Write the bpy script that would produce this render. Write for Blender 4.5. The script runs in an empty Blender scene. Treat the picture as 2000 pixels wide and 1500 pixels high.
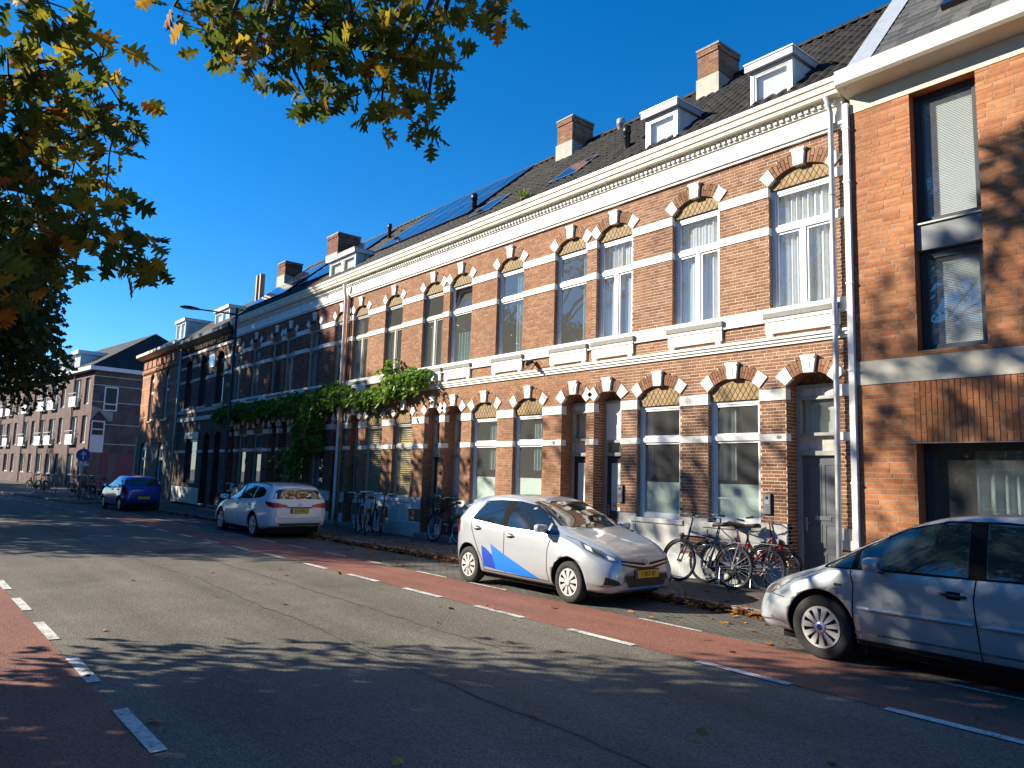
import bpy, bmesh, math, random
import numpy as np
from mathutils import Vector, Matrix
from mathutils.bvhtree import BVHTree
sc = bpy.context.scene
col = sc.collection
# ------------------------------------------------------------------ camera
FPX, S0, CAMH = 1470.0, 0.03, 1.70          # focal length in pixels of a 2000 px wide frame, horizon slope, height
_vp = np.array([-1223., 146., FPX]); AX = -_vp/np.linalg.norm(_vp)
AZ = np.array([S0, -1., (146+S0*1223)/FPX]); AZ /= np.linalg.norm(AZ)
AY = np.cross(AZ, AX)
cd = bpy.data.cameras.new('camera'); cam = bpy.data.objects.new('camera', cd); col.objects.link(cam)
cd.sensor_width = 36; cd.lens = FPX/2000*36; cd.clip_start = .1; cd.clip_end = 3000
cam.matrix_world = Matrix(((AX[0], -AX[1], -AX[2], 0), (AY[0], -AY[1], -AY[2], 0), (AZ[0], -AZ[1], -AZ[2], CAMH), (0, 0, 0, 1)))
sc.camera = cam
sc.render.resolution_x, sc.render.resolution_y = 1024, 768
# ------------------------------------------------------------------ sky, sun, exposure
SUN_AZ, SUN_EL = math.radians(47), math.radians(27)      # azimuth measured from the facade normal towards the left
to_sun = Vector((-math.sin(SUN_AZ)*math.cos(SUN_EL), -math.cos(SUN_AZ)*math.cos(SUN_EL), math.sin(SUN_EL)))
w = bpy.data.worlds.new('World'); sc.world = w; w.use_nodes = True
nt = w.node_tree; bg = nt.nodes['Background']
sky = nt.nodes.new('ShaderNodeTexSky'); sky.sky_type = 'NISHITA'; sky.sun_disc = False
sky.sun_elevation = SUN_EL; sky.sun_rotation = math.atan2(to_sun.x, to_sun.y)
sky.altitude = 0; sky.air_density = 1.0; sky.dust_density = 0.0; sky.ozone_density = 7.0
hs = nt.nodes.new('ShaderNodeHueSaturation'); hs.inputs['Saturation'].default_value = 1.23; hs.inputs['Value'].default_value = 1.0   # the clear autumn blue, the same all over the sky
nt.links.new(sky.outputs[0], hs.inputs['Color']); nt.links.new(hs.outputs[0], bg.inputs[0]); bg.inputs[1].default_value = .090
sl = bpy.data.lights.new('sun', 'SUN'); sl.energy = 5.0; sl.angle = math.radians(.53); sl.color = (1, .915, .75)
so = bpy.data.objects.new('sun', sl); col.objects.link(so); so.rotation_euler = to_sun.to_track_quat('Z', 'Y').to_euler()
so.location = (0, 0, 40)
vs = sc.view_settings; vs.view_transform = 'Standard'; vs.look = 'None'; vs.exposure = 1.15; vs.gamma = 1; vs.use_curve_mapping = False
sc.render.engine = 'CYCLES'
sc.cycles.max_bounces = 6; sc.cycles.transparent_max_bounces = 12; sc.cycles.diffuse_bounces = 4; sc.cycles.glossy_bounces = 3
sc.cycles.caustics_reflective = False; sc.cycles.caustics_refractive = False
# ------------------------------------------------------------------ pixel helpers (points of the place, found from the photo)
def ray(px, py):
    d = np.array([px-1000., py-750., FPX]); return np.array([d@AX, d@AY, d@AZ])
def at_dist(px, py, dist):
    r = ray(px, py); r = r/np.linalg.norm(r)*dist; return Vector((r[0], r[1], r[2]+CAMH))
def project(P):
    P = np.asarray(P, float).reshape(-1, 3); q = P-np.array([0, 0, CAMH])
    c = q[:, :1]*AX+q[:, 1:2]*AY+q[:, 2:3]*AZ
    z = np.where(np.abs(c[:, 2]) < 1e-6, 1e-6, c[:, 2])
    return 1000+FPX*c[:, 0]/z, 750+FPX*c[:, 1]/z, c[:, 2]
# ------------------------------------------------------------------ materials
MATS = {}
def mat(name, c, rough=.7, metal=0., spec=.5, var=0., vscale=8., bump=0., bscale=60., coat=0., fine=0., fscale=300., dist=.01):
    """principled material whose colour wanders by noise (var = coarse, fine = speckle) and has a fine relief"""
    if name in MATS: return MATS[name]
    m = bpy.data.materials.new(name); m.use_nodes = True; n = m.node_tree; P = n.nodes['Principled BSDF']
    P.inputs['Roughness'].default_value = rough; P.inputs['Metallic'].default_value = metal
    P.inputs['Specular IOR Level'].default_value = spec; P.inputs['Base Color'].default_value = (*c, 1)
    if coat: P.inputs['Coat Weight'].default_value = coat; P.inputs['Coat Roughness'].default_value = .04
    if var or fine or bump: tc = n.nodes.new('ShaderNodeTexCoord')
    src = None
    def noise(s, det=5):
        t = n.nodes.new('ShaderNodeTexNoise'); t.inputs['Scale'].default_value = s; t.inputs['Detail'].default_value = det
        n.links.new(tc.outputs['Object'], t.inputs['Vector']); return t
    cur = None
    for amount, s in ((var, vscale), (fine, fscale)):
        if not amount: continue
        t = noise(s); mr = n.nodes.new('ShaderNodeMapRange'); mr.inputs[1].default_value = .3; mr.inputs[2].default_value = .7
        mr.inputs[3].default_value = 1-amount; mr.inputs[4].default_value = 1+amount; n.links.new(t.outputs['Fac'], mr.inputs[0])
        mx = n.nodes.new('ShaderNodeVectorMath'); mx.operation = 'SCALE'
        if cur is None: mx.inputs[0].default_value = c
        else: n.links.new(cur, mx.inputs[0])
        n.links.new(mr.outputs[0], mx.inputs['Scale']); cur = mx.outputs[0]
    if cur is not None: n.links.new(cur, P.inputs['Base Color'])
    if bump:
        t = noise(bscale, 3); b = n.nodes.new('ShaderNodeBump'); b.inputs['Strength'].default_value = bump; b.inputs['Distance'].default_value = dist
        n.links.new(t.outputs['Fac'], b.inputs['Height']); n.links.new(b.outputs[0], P.inputs['Normal'])
    MATS[name] = m; return m
def ramp_mat(name, cols, src='attr', rough=.85, translucent=0., noise=.12, spec=.3, nscale=25., bump=0., drift=0.):
    """colour picked per piece: by the face attribute 'rnd' or, for single objects, by the object's random number"""
    m = bpy.data.materials.new(name); m.use_nodes = True; n = m.node_tree; P = n.nodes['Principled BSDF']
    if src == 'attr':
        a = n.nodes.new('ShaderNodeAttribute'); a.attribute_name = 'rnd'; fac = a.outputs['Fac']
    else:
        a = n.nodes.new('ShaderNodeObjectInfo'); fac = a.outputs['Random']
    r = n.nodes.new('ShaderNodeValToRGB'); e = r.color_ramp.elements
    for i, (p, c) in enumerate(cols):
        if i < 2: e[i].position = p; e[i].color = (*c, 1)
        else: x = e.new(p); x.color = (*c, 1)
    n.links.new(fac, r.inputs[0]); out = r.outputs[0]
    if noise:
        tc = n.nodes.new('ShaderNodeTexCoord'); t = n.nodes.new('ShaderNodeTexNoise'); t.inputs['Scale'].default_value = nscale; t.inputs['Detail'].default_value = 6
        n.links.new(tc.outputs['Object'], t.inputs['Vector'])
        mr = n.nodes.new('ShaderNodeMapRange'); mr.inputs[1].default_value = .3; mr.inputs[2].default_value = .7; mr.inputs[3].default_value = 1-noise; mr.inputs[4].default_value = 1+noise
        n.links.new(t.outputs['Fac'], mr.inputs[0]); mx = n.nodes.new('ShaderNodeVectorMath'); mx.operation = 'SCALE'
        n.links.new(out, mx.inputs[0]); n.links.new(mr.outputs[0], mx.inputs['Scale']); out = mx.outputs[0]
        if bump:
            b = n.nodes.new('ShaderNodeBump'); b.inputs['Strength'].default_value = bump; b.inputs['Distance'].default_value = .004
            n.links.new(t.outputs['Fac'], b.inputs['Height']); n.links.new(b.outputs[0], P.inputs['Normal'])
    if drift:   # soot and damp wander over the wall in broad, slightly upright patches
        ge = n.nodes.new('ShaderNodeNewGeometry'); mp = n.nodes.new('ShaderNodeMapping'); mp.inputs['Scale'].default_value = (1.3, 1.3, .55); n.links.new(ge.outputs['Position'], mp.inputs[0])
        t = n.nodes.new('ShaderNodeTexNoise'); t.inputs['Scale'].default_value = .9; t.inputs['Detail'].default_value = 7; t.inputs['Roughness'].default_value = .6; n.links.new(mp.outputs[0], t.inputs['Vector'])
        mr = n.nodes.new('ShaderNodeMapRange'); mr.inputs[1].default_value = .32; mr.inputs[2].default_value = .68; mr.inputs[3].default_value = 1-drift; mr.inputs[4].default_value = 1+drift*.6
        n.links.new(t.outputs['Fac'], mr.inputs[0]); mx = n.nodes.new('ShaderNodeVectorMath'); mx.operation = 'SCALE'; n.links.new(out, mx.inputs[0]); n.links.new(mr.outputs[0], mx.inputs['Scale']); out = mx.outputs[0]
    n.links.new(out, P.inputs['Base Color']); P.inputs['Roughness'].default_value = rough; P.inputs['Specular IOR Level'].default_value = spec
    if translucent:
        tr = n.nodes.new('ShaderNodeBsdfTranslucent'); n.links.new(out, tr.inputs['Color'])
        ms = n.nodes.new('ShaderNodeMixShader'); ms.inputs[0].default_value = translucent
        n.links.new(P.outputs[0], ms.inputs[1]); n.links.new(tr.outputs[0], ms.inputs[2]); n.links.new(ms.outputs[0], n.nodes['Material Output'].inputs[0])
    MATS[name] = m; return m
def glass_mat(name, tint, refl=1.0, ior=1.5, rough=0., haze=.10):
    m = bpy.data.materials.new(name); m.use_nodes = True; n = m.node_tree; n.nodes.remove(n.nodes['Principled BSDF'])
    g = n.nodes.new('ShaderNodeBsdfGlossy'); g.inputs['Roughness'].default_value = rough; g.inputs['Color'].default_value = (refl, refl, refl, 1)
    t = n.nodes.new('ShaderNodeBsdfTransparent'); t.inputs['Color'].default_value = (*tint, 1)
    f = n.nodes.new('ShaderNodeFresnel'); ge = n.nodes.new('ShaderNodeNewGeometry'); mr = n.nodes.new('ShaderNodeMapRange'); mr.inputs[3].default_value = ior; mr.inputs[4].default_value = 1/ior   # a thin sheet: same reflection from both sides
    n.links.new(ge.outputs['Backfacing'], mr.inputs[0]); n.links.new(mr.outputs[0], f.inputs['IOR'])
    if rough == 0:
        tc = n.nodes.new('ShaderNodeTexCoord'); nz = n.nodes.new('ShaderNodeTexNoise'); nz.inputs['Scale'].default_value = 1.6; nz.inputs['Detail'].default_value = 1
        n.links.new(tc.outputs['Object'], nz.inputs['Vector']); b = n.nodes.new('ShaderNodeBump'); b.inputs['Strength'].default_value = .05; b.inputs['Distance'].default_value = .02
        n.links.new(nz.outputs['Fac'], b.inputs['Height']); n.links.new(b.outputs[0], g.inputs['Normal'])
    df = n.nodes.new('ShaderNodeBsdfDiffuse'); df.inputs['Color'].default_value = (.62, .63, .6, 1); dm = n.nodes.new('ShaderNodeMixShader'); dm.inputs[0].default_value = haze   # pale dusty haze, mixed in to lighten panes that came out dark
    n.links.new(t.outputs[0], dm.inputs[1]); n.links.new(df.outputs[0], dm.inputs[2])
    ms = n.nodes.new('ShaderNodeMixShader'); n.links.new(f.outputs[0], ms.inputs[0]); n.links.new(dm.outputs[0], ms.inputs[1]); n.links.new(g.outputs[0], ms.inputs[2])
    n.links.new(ms.outputs[0], n.nodes['Material Output'].inputs[0]); MATS[name] = m; return m
M = MATS
def worn_paint(name):   # thermoplastic paint, scuffed through to the asphalt in small chips
    m = bpy.data.materials.new(name); m.use_nodes = True; n = m.node_tree; P = n.nodes['Principled BSDF']; P.inputs['Roughness'].default_value = .8; tc = n.nodes.new('ShaderNodeTexCoord')
    a = n.nodes.new('ShaderNodeTexNoise'); a.inputs['Scale'].default_value = 38; a.inputs['Detail'].default_value = 9; a.inputs['Roughness'].default_value = .75; b = n.nodes.new('ShaderNodeTexNoise'); b.inputs['Scale'].default_value = 3.5; b.inputs['Detail'].default_value = 5
    for t in (a, b): n.links.new(tc.outputs['Object'], t.inputs['Vector'])
    ad = n.nodes.new('ShaderNodeMath'); ad.operation = 'MULTIPLY_ADD'; ad.inputs[1].default_value = .55; n.links.new(b.outputs['Fac'], ad.inputs[0]); n.links.new(a.outputs['Fac'], ad.inputs[2])
    r = n.nodes.new('ShaderNodeValToRGB'); e = r.color_ramp.elements; e[0].position = .74; e[0].color = (.60, .60, .57, 1); e[1].position = .90; e[1].color = (.17, .16, .145, 1); x = e.new(.5); x.color = (.70, .69, .66, 1)
    n.links.new(ad.outputs[0], r.inputs[0]); n.links.new(r.outputs[0], P.inputs['Base Color']); MATS[name] = m
def streaks(name, amount, sx=7., sz=.5):
    """rain streaks and grime on paint: noise drawn out downwards"""
    n = MATS[name].node_tree; P = n.nodes['Principled BSDF']; src = P.inputs['Base Color'].links[0].from_socket if P.inputs['Base Color'].links else None
    ge = n.nodes.new('ShaderNodeNewGeometry'); mp = n.nodes.new('ShaderNodeMapping'); mp.inputs['Scale'].default_value = (sx, sx, sz); n.links.new(ge.outputs['Position'], mp.inputs[0])
    t = n.nodes.new('ShaderNodeTexNoise'); t.inputs['Scale'].default_value = 1.; t.inputs['Detail'].default_value = 8; t.inputs['Roughness'].default_value = .7; n.links.new(mp.outputs[0], t.inputs['Vector'])
    mr = n.nodes.new('ShaderNodeMapRange'); mr.inputs[1].default_value = .52; mr.inputs[2].default_value = .75; mr.inputs[3].default_value = 1; mr.inputs[4].default_value = 1-amount; n.links.new(t.outputs['Fac'], mr.inputs[0])
    mx = n.nodes.new('ShaderNodeVectorMath'); mx.operation = 'SCALE'; n.links.new(mr.outputs[0], mx.inputs['Scale'])
    if src: n.links.new(src, mx.inputs[0])
    else: mx.inputs[0].default_value = P.inputs['Base Color'].default_value[:3]
    n.links.new(mx.outputs[0], P.inputs['Base Color'])
mat('white_paint', (.78, .76, .70), .6, var=.08, vscale=3, bump=.15, bscale=40)
mat('cream_paint', (.76, .69, .53), .55, var=.1, vscale=4, bump=.15, bscale=30)
mat('aged_white', (.66, .64, .58), .75, var=.18, vscale=5, bump=.3, bscale=30)
mat('plinth_paint', (.58, .59, .58), .7, var=.15, vscale=4, bump=.3, bscale=25)
mat('frame_white', (.80, .80, .80), .3, var=.03, vscale=10)
mat('frame_grey', (.36, .36, .33), .45, var=.1, vscale=8)
mat('frame_dark', (.035, .04, .05), .35, var=.1)
mat('bluestone', (.20, .20, .18), .7, var=.15, vscale=20, bump=.2)
mat('zinc', (.42, .43, .45), .42, metal=.35, var=.12, vscale=6)
mat('pvc_white', (.70, .70, .70), .4, var=.06)
mat('lead_grey', (.22, .24, .27), .5, var=.12)
mat('interior_wall', (.55, .50, .43), .9, var=.1, vscale=2)
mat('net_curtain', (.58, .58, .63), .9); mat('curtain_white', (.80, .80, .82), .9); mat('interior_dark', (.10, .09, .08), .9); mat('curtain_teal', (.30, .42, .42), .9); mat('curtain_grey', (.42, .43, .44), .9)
mat('film', (.62, .72, .66), .55, var=.15, vscale=2.2)
mat('blind_yellow', (.62, .45, .16), .7)
mat('blind_white', (.72, .74, .76), .5)
mat('door_grey', (.13, .145, .16), .4, var=.06); mat('door_dark', (.025, .03, .045), .35); mat('door_white', (.75, .75, .74), .45); mat('door_blue', (.035, .045, .065), .35)
mat('steel', (.55, .55, .56), .3, metal=.9); mat('chrome', (.8, .8, .8), .08, metal=1); mat('black_plastic', (.015, .015, .016), .5, var=.1); mat('brass', (.6, .42, .15), .3, metal=.9)
mat('rubber', (.022, .022, .022), .85, var=.2, vscale=30); mat('mortar_light', (.66, .50, .37), .95, var=.12, vscale=10, bump=.3); mat('mortar_brown', (.36, .23, .16), .95, var=.12, vscale=10, bump=.3)
mat('mortar_grey', (.32, .27, .22), .95, var=.12, vscale=10); mat('concrete', (.42, .40, .34), .85, var=.12, vscale=3, bump=.2, bscale=50); mat('kerb_stone', (.20, .19, .175), .9, var=.2, vscale=6, bump=.4)
mat('lead_flash', (.30, .33, .38), .5, var=.1); mat('solar', (.012, .02, .05), .08, coat=.6); mat('black_metal', (.012, .013, .016), .4, var=.1); mat('bark', (.075, .06, .045), .95, var=.35, vscale=12, bump=.9, bscale=18, dist=.03)
mat('twig', (.05, .04, .03), .9, var=.2); mat('terracotta', (.45, .20, .10), .8); worn_paint('road_white')
for k_, a_ in (('white_paint', .36), ('aged_white', .4), ('plinth_paint', .4), ('cream_paint', .3), ('pvc_white', .25), ('zinc', .3), ('concrete', .3)): streaks(k_, a_)
glass_mat('glass', (.86, .90, .89), 1.0, 2.0); glass_mat('glass_far', (.7, .75, .76), 1.0, 2.0)
BR = {  # colours per brick, darkest to lightest
 'red_brown': [(0., (.175, .083, .05)), (.35, (.225, .109, .062)), (.7, (.262, .132, .077)), (1., (.30, .168, .102))],
 'orange_brown': [(0., (.24, .112, .057)), (.4, (.29, .142, .073)), (.75, (.325, .165, .09)), (1., (.37, .20, .118))],
 'dark_red': [(0., (.12, .045, .03)), (.4, (.18, .065, .042)), (.75, (.22, .085, .055)), (1., (.27, .12, .08))],
 'orange': [(0., (.31, .105, .042)), (.4, (.37, .142, .056)), (.75, (.40, .162, .064)), (1., (.44, .195, .085))]}
for k, v in BR.items():
    ramp_mat('brick_'+k, v, 'attr', noise=.16, bump=.4, drift=.24); ramp_mat('brickpc_'+k, v, 'object', noise=.16, bump=.4, drift=.24)
ramp_mat('tile_field', [(0., (.012, .0105, .0105)), (.5, (.020, .018, .017)), (1., (.036, .032, .028))], 'attr', rough=.72, noise=.25, spec=.3); ramp_mat('tile_piece', [(0., (.012, .0105, .0105)), (.5, (.020, .018, .017)), (1., (.036, .032, .028))], 'object', rough=.72, noise=.25, spec=.3)
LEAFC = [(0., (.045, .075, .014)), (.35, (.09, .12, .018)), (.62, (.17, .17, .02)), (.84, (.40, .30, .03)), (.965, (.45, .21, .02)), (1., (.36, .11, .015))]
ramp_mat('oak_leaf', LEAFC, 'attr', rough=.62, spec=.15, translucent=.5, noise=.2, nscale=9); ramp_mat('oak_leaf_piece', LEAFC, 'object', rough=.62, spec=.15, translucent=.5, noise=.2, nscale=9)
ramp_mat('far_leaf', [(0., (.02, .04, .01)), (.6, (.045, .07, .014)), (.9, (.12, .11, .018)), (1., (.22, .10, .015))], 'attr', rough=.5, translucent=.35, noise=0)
ramp_mat('vine_leaf', [(0., (.05, .12, .015)), (.6, (.13, .25, .028)), (1., (.27, .36, .04))], 'attr', rough=.5, translucent=.4, noise=0)
ramp_mat('dry_leaf', [(0., (.10, .045, .02)), (.4, (.22, .09, .03)), (.8, (.38, .17, .04)), (1., (.45, .28, .06))], 'attr', rough=.8, translucent=.2, noise=0)
# ------------------------------------------------------------------ mesh builder
class MB:
    def __init__(s): s.v = []; s.f = []; s.r = []
    def add(s, vs, fs, rnd=None):
        o = len(s.v); s.v += [tuple(p) for p in vs]; s.f += [tuple(i+o for i in f) for f in fs]
        s.r += [rnd if rnd is not None else .5]*len(fs); return s
    def box(s, x0, x1, y0, y1, z0, z1, rnd=None, skip=''):
        V = [(x0, y0, z0), (x1, y0, z0), (x1, y1, z0), (x0, y1, z0), (x0, y0, z1), (x1, y0, z1), (x1, y1, z1), (x0, y1, z1)]
        F = {'b': (0, 3, 2, 1), 't': (4, 5, 6, 7), 'f': (0, 1, 5, 4), 'k': (2, 3, 7, 6), 'l': (3, 0, 4, 7), 'r': (1, 2, 6, 5)}
        return s.add(V, [F[k] for k in F if k not in skip], rnd)
    def bbox(s, x0, x1, y0, y1, z0, z1, b=.01, rnd=None):   # box with a chamfered front (-y) face
        V = [(x0, y1, z0), (x1, y1, z0), (x1, y1, z1), (x0, y1, z1), (x0, y0+b, z0), (x1, y0+b, z0), (x1, y0+b, z1), (x0, y0+b, z1),
             (x0+b, y0, z0+b), (x1-b, y0, z0+b), (x1-b, y0, z1-b), (x0+b, y0, z1-b)]
        return s.add(V, [(0, 3, 2, 1), (0, 1, 5, 4), (1, 2, 6, 5), (2, 3, 7, 6), (3, 0, 4, 7), (4, 5, 9, 8), (5, 6, 10, 9), (6, 7, 11, 10), (7, 4, 8, 11), (8, 9, 10, 11)], rnd)
    def quad(s, a, b, c, d, rnd=None): return s.add([a, b, c, d], [(0, 1, 2, 3)], rnd)
    def prism(s, poly, axis, a0, a1, rnd=None):   # polygon (2D, counter-clockwise) extruded along an axis
        n = len(poly)
        def mk(p, a): return {'x': (a, p[0], p[1]), 'y': (p[0], a, p[1]), 'z': (p[0], p[1], a)}[axis]
        V = [mk(p, a0) for p in poly]+[mk(p, a1) for p in poly]
        F = [tuple(range(n-1, -1, -1)), tuple(range(n, 2*n))]+[(i, (i+1) % n, n+(i+1) % n, n+i) for i in range(n)]
        return s.add(V, F, rnd)
    def tube(s, pts, r, n=8, cap=True, rnd=None):
        pts = [Vector(p) for p in pts]; rs = r if isinstance(r, (list, tuple)) else [r]*len(pts)
        o = len(s.v); up = None; m = len(pts)
        for i, p in enumerate(pts):
            t = (pts[min(i+1, m-1)]-pts[max(i-1, 0)]).normalized()
            if up is None: up = Vector((0, 0, 1)) if abs(t.z) < .9 else Vector((1, 0, 0))
            u = (up-t*up.dot(t)).normalized(); v = t.cross(u); up = u
            for k in range(n):
                a = 2*math.pi*k/n; q = p+(u*math.cos(a)+v*math.sin(a))*rs[i]; s.v.append((q.x, q.y, q.z))
        F = [(o+i*n+k, o+i*n+(k+1) % n, o+(i+1)*n+(k+1) % n, o+(i+1)*n+k) for i in range(m-1) for k in range(n)]
        if cap: F += [tuple(o+k for k in range(n-1, -1, -1)), tuple(o+(m-1)*n+k for k in range(n))]
        s.f += F; s.r += [rnd if rnd is not None else .5]*len(F); return s
    def ring(s, c, R, r, axis='y', n=32, k=8, a0=0, a1=2*math.pi, rnd=None):   # torus or arc of a tube
        full = abs(a1-a0-2*math.pi) < 1e-6; cnt = n if full else n+1; o = len(s.v)
        for i in range(cnt):
            a = a0+(a1-a0)*i/n
            for j in range(k):
                b = 2*math.pi*j/k; q = R+r*math.cos(b); h = r*math.sin(b)
                p = {'y': (q*math.cos(a), h, q*math.sin(a)), 'x': (h, q*math.cos(a), q*math.sin(a)), 'z': (q*math.cos(a), q*math.sin(a), h)}[axis]
                s.v.append((c[0]+p[0], c[1]+p[1], c[2]+p[2]))
        F = [(o+i*k+j, o+i*k+(j+1) % k, o+((i+1) % cnt)*k+(j+1) % k, o+((i+1) % cnt)*k+j) for i in range(n) for j in range(k)]
        s.f += F; s.r += [.5]*len(F); return s
    def lathe(s, prof, c=(0, 0, 0), axis='y', n=32):   # profile of (radius, along-axis)
        o = len(s.v); m = len(prof)
        for i in range(n):
            a = 2*math.pi*i/n
            for (R, h) in prof:
                p = {'y': (R*math.cos(a), h, R*math.sin(a)), 'z': (R*math.cos(a), R*math.sin(a), h), 'x': (h, R*math.cos(a), R*math.sin(a))}[axis]
                s.v.append((c[0]+p[0], c[1]+p[1], c[2]+p[2]))
        F = [(o+i*m+j, o+((i+1) % n)*m+j, o+((i+1) % n)*m+j+1, o+i*m+j+1) for i in range(n) for j in range(m-1)]
        s.f += F; s.r += [.5]*len(F); return s
    def build(s, name, m, parent=None, smooth=False, kind=None, rnd=False, loc=None):
        me = bpy.data.meshes.new(name); me.from_pydata(s.v, [], s.f)
        if rnd:
            a = me.attributes.new('rnd', 'FLOAT', 'FACE'); a.data.foreach_set('value', s.r)
        me.materials.append(M[m] if isinstance(m, str) else m)
        if smooth: me.polygons.foreach_set('use_smooth', [True]*len(me.polygons))
        me.update(); return link(name, me, parent, kind, loc)
def link(name, me, parent=None, kind=None, loc=None):
    o = bpy.data.objects.new(name, me); col.objects.link(o)
    if parent is not None: o.parent = parent
    if kind: o['kind'] = kind
    if loc is not None: o.location = loc
    return o
def thing(name, label, cat, loc=(0, 0, 0), rz=0., group=None):
    o = bpy.data.objects.new(name, None); col.objects.link(o); o.location = loc; o.rotation_euler = (0, 0, rz); o.empty_display_size = .2
    return tag(o, label, cat, group)
def tag(o, label, cat, group=None):
    o['label'] = label; o['category'] = cat
    if group: o['group'] = group
    return o
def copy_tree(o, parent=None):
    c = o.copy(); col.objects.link(c); c.parent = parent
    for ch in list(o.children): copy_tree(ch, c)
    return c
def text_mesh(name, s, size, m, parent, mtx, extrude=.001):
    cu = bpy.data.curves.new(name, 'FONT'); cu.body = s; cu.size = size; cu.align_x = 'CENTER'; cu.align_y = 'CENTER'; cu.extrude = extrude
    t = bpy.data.objects.new(name+'_tmp', cu); col.objects.link(t); bpy.context.view_layer.update()
    me = bpy.data.meshes.new_from_object(t.evaluated_get(bpy.context.evaluated_depsgraph_get())); bpy.data.objects.remove(t)
    me.materials.clear(); me.materials.append(M[m]); me.transform(mtx); return link(name, me, parent)
rng = random.Random(7)
# ------------------------------------------------------------------ setting: ground, road, lanes, pavement
SX = [30, -14, -16, -20, -25.6, -31.9, -37.8, -45, -60, -80, -120, -160]; SY = [0, 0, -.05, -.18, -.37, -.67, -1.02, -1.6, -3.3, -6.6, -17, -31]
def sh(x): return float(np.interp(-x, [-a for a in SX], SY))
def strip(name, y0, y1, z, m, x0=30, x1=-150, step=1.5, wig=0., parent=None):
    b = MB(); xs = np.arange(x0, x1, -step)
    r = random.Random(len(name)); V = []
    for x in xs: V += [(x, y0+sh(x)+r.uniform(-wig, wig), z), (x, y1+sh(x)+r.uniform(-wig, wig), z)]
    b.add(V, [(2*i, 2*i+2, 2*i+3, 2*i+1) for i in range(len(xs)-1)])
    o = b.build(name, m, parent)
    if parent is None: o['kind'] = 'structure'
    return o
def asphalt_mat(name, c, patch, chip=.55, tracks=False):
    m = bpy.data.materials.new(name); m.use_nodes = True; n = m.node_tree; P = n.nodes['Principled BSDF']; tc = n.nodes.new('ShaderNodeTexCoord')
    vo = n.nodes.new('ShaderNodeTexVoronoi'); vo.inputs['Scale'].default_value = 75
    no = n.nodes.new('ShaderNodeTexNoise'); no.inputs['Scale'].default_value = .7; no.inputs['Detail'].default_value = 8; no.inputs['Roughness'].default_value = .65
    n2 = n.nodes.new('ShaderNodeTexNoise'); n2.inputs['Scale'].default_value = 190; n2.inputs['Detail'].default_value = 3
    mp = n.nodes.new('ShaderNodeMapping'); mp.inputs['Scale'].default_value = (.16, 1.6, 1); n3 = n.nodes.new('ShaderNodeTexNoise'); n3.inputs['Scale'].default_value = 1.4; n3.inputs['Detail'].default_value = 6
    n.links.new(tc.outputs['Object'], mp.inputs[0]); n.links.new(mp.outputs[0], n3.inputs['Vector'])
    for t in (vo, no, n2): n.links.new(tc.outputs['Object'], t.inputs['Vector'])
    def mul(a, lo, hi, prev, i0=.3, i1=.7):
        mr = n.nodes.new('ShaderNodeMapRange'); mr.inputs[1].default_value = i0; mr.inputs[2].default_value = i1; mr.inputs[3].default_value = lo; mr.inputs[4].default_value = hi
        n.links.new(a, mr.inputs[0]); s = n.nodes.new('ShaderNodeVectorMath'); s.operation = 'SCALE'; n.links.new(mr.outputs[0], s.inputs['Scale'])
        if prev is None: s.inputs[0].default_value = c
        else: n.links.new(prev, s.inputs[0])
        return s.outputs[0]
    o = mul(no.outputs['Fac'], 1-patch, 1+patch, None); o = mul(vo.outputs['Color'], 1-chip, 1+chip, o, 0, 1); o = mul(n2.outputs['Fac'], .7, 1.3, o); o = mul(n3.outputs['Fac'], .84, 1.16, o)
    if tracks:   # tyre-polished tracks along the lanes
        sx = n.nodes.new('ShaderNodeSeparateXYZ'); n.links.new(tc.outputs['Object'], sx.inputs[0]); wv = n.nodes.new('ShaderNodeMath'); wv.operation = 'MULTIPLY_ADD'; wv.inputs[1].default_value = 2*math.pi/1.45; wv.inputs[2].default_value = -2*math.pi*2.35/1.45; n.links.new(sx.outputs['Y'], wv.inputs[0])
        co = n.nodes.new('ShaderNodeMath'); co.operation = 'COSINE'; n.links.new(wv.outputs[0], co.inputs[0]); o = mul(co.outputs[0], 1.07, .91, o, -1, 1)
    n.links.new(o, P.inputs['Base Color']); P.inputs['Roughness'].default_value = .78; P.inputs['Specular IOR Level'].default_value = .35
    b = n.nodes.new('ShaderNodeBump'); b.inputs['Strength'].default_value = .8; b.inputs['Distance'].default_value = .008; n.links.new(vo.outputs['Distance'], b.inputs['Height']); n.links.new(b.outputs[0], P.inputs['Normal'])
    MATS[name] = m
asphalt_mat('asphalt', (.134, .119, .094), .2, tracks=True); asphalt_mat('asphalt_red', (.225, .095, .066), .16, .4)
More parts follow.
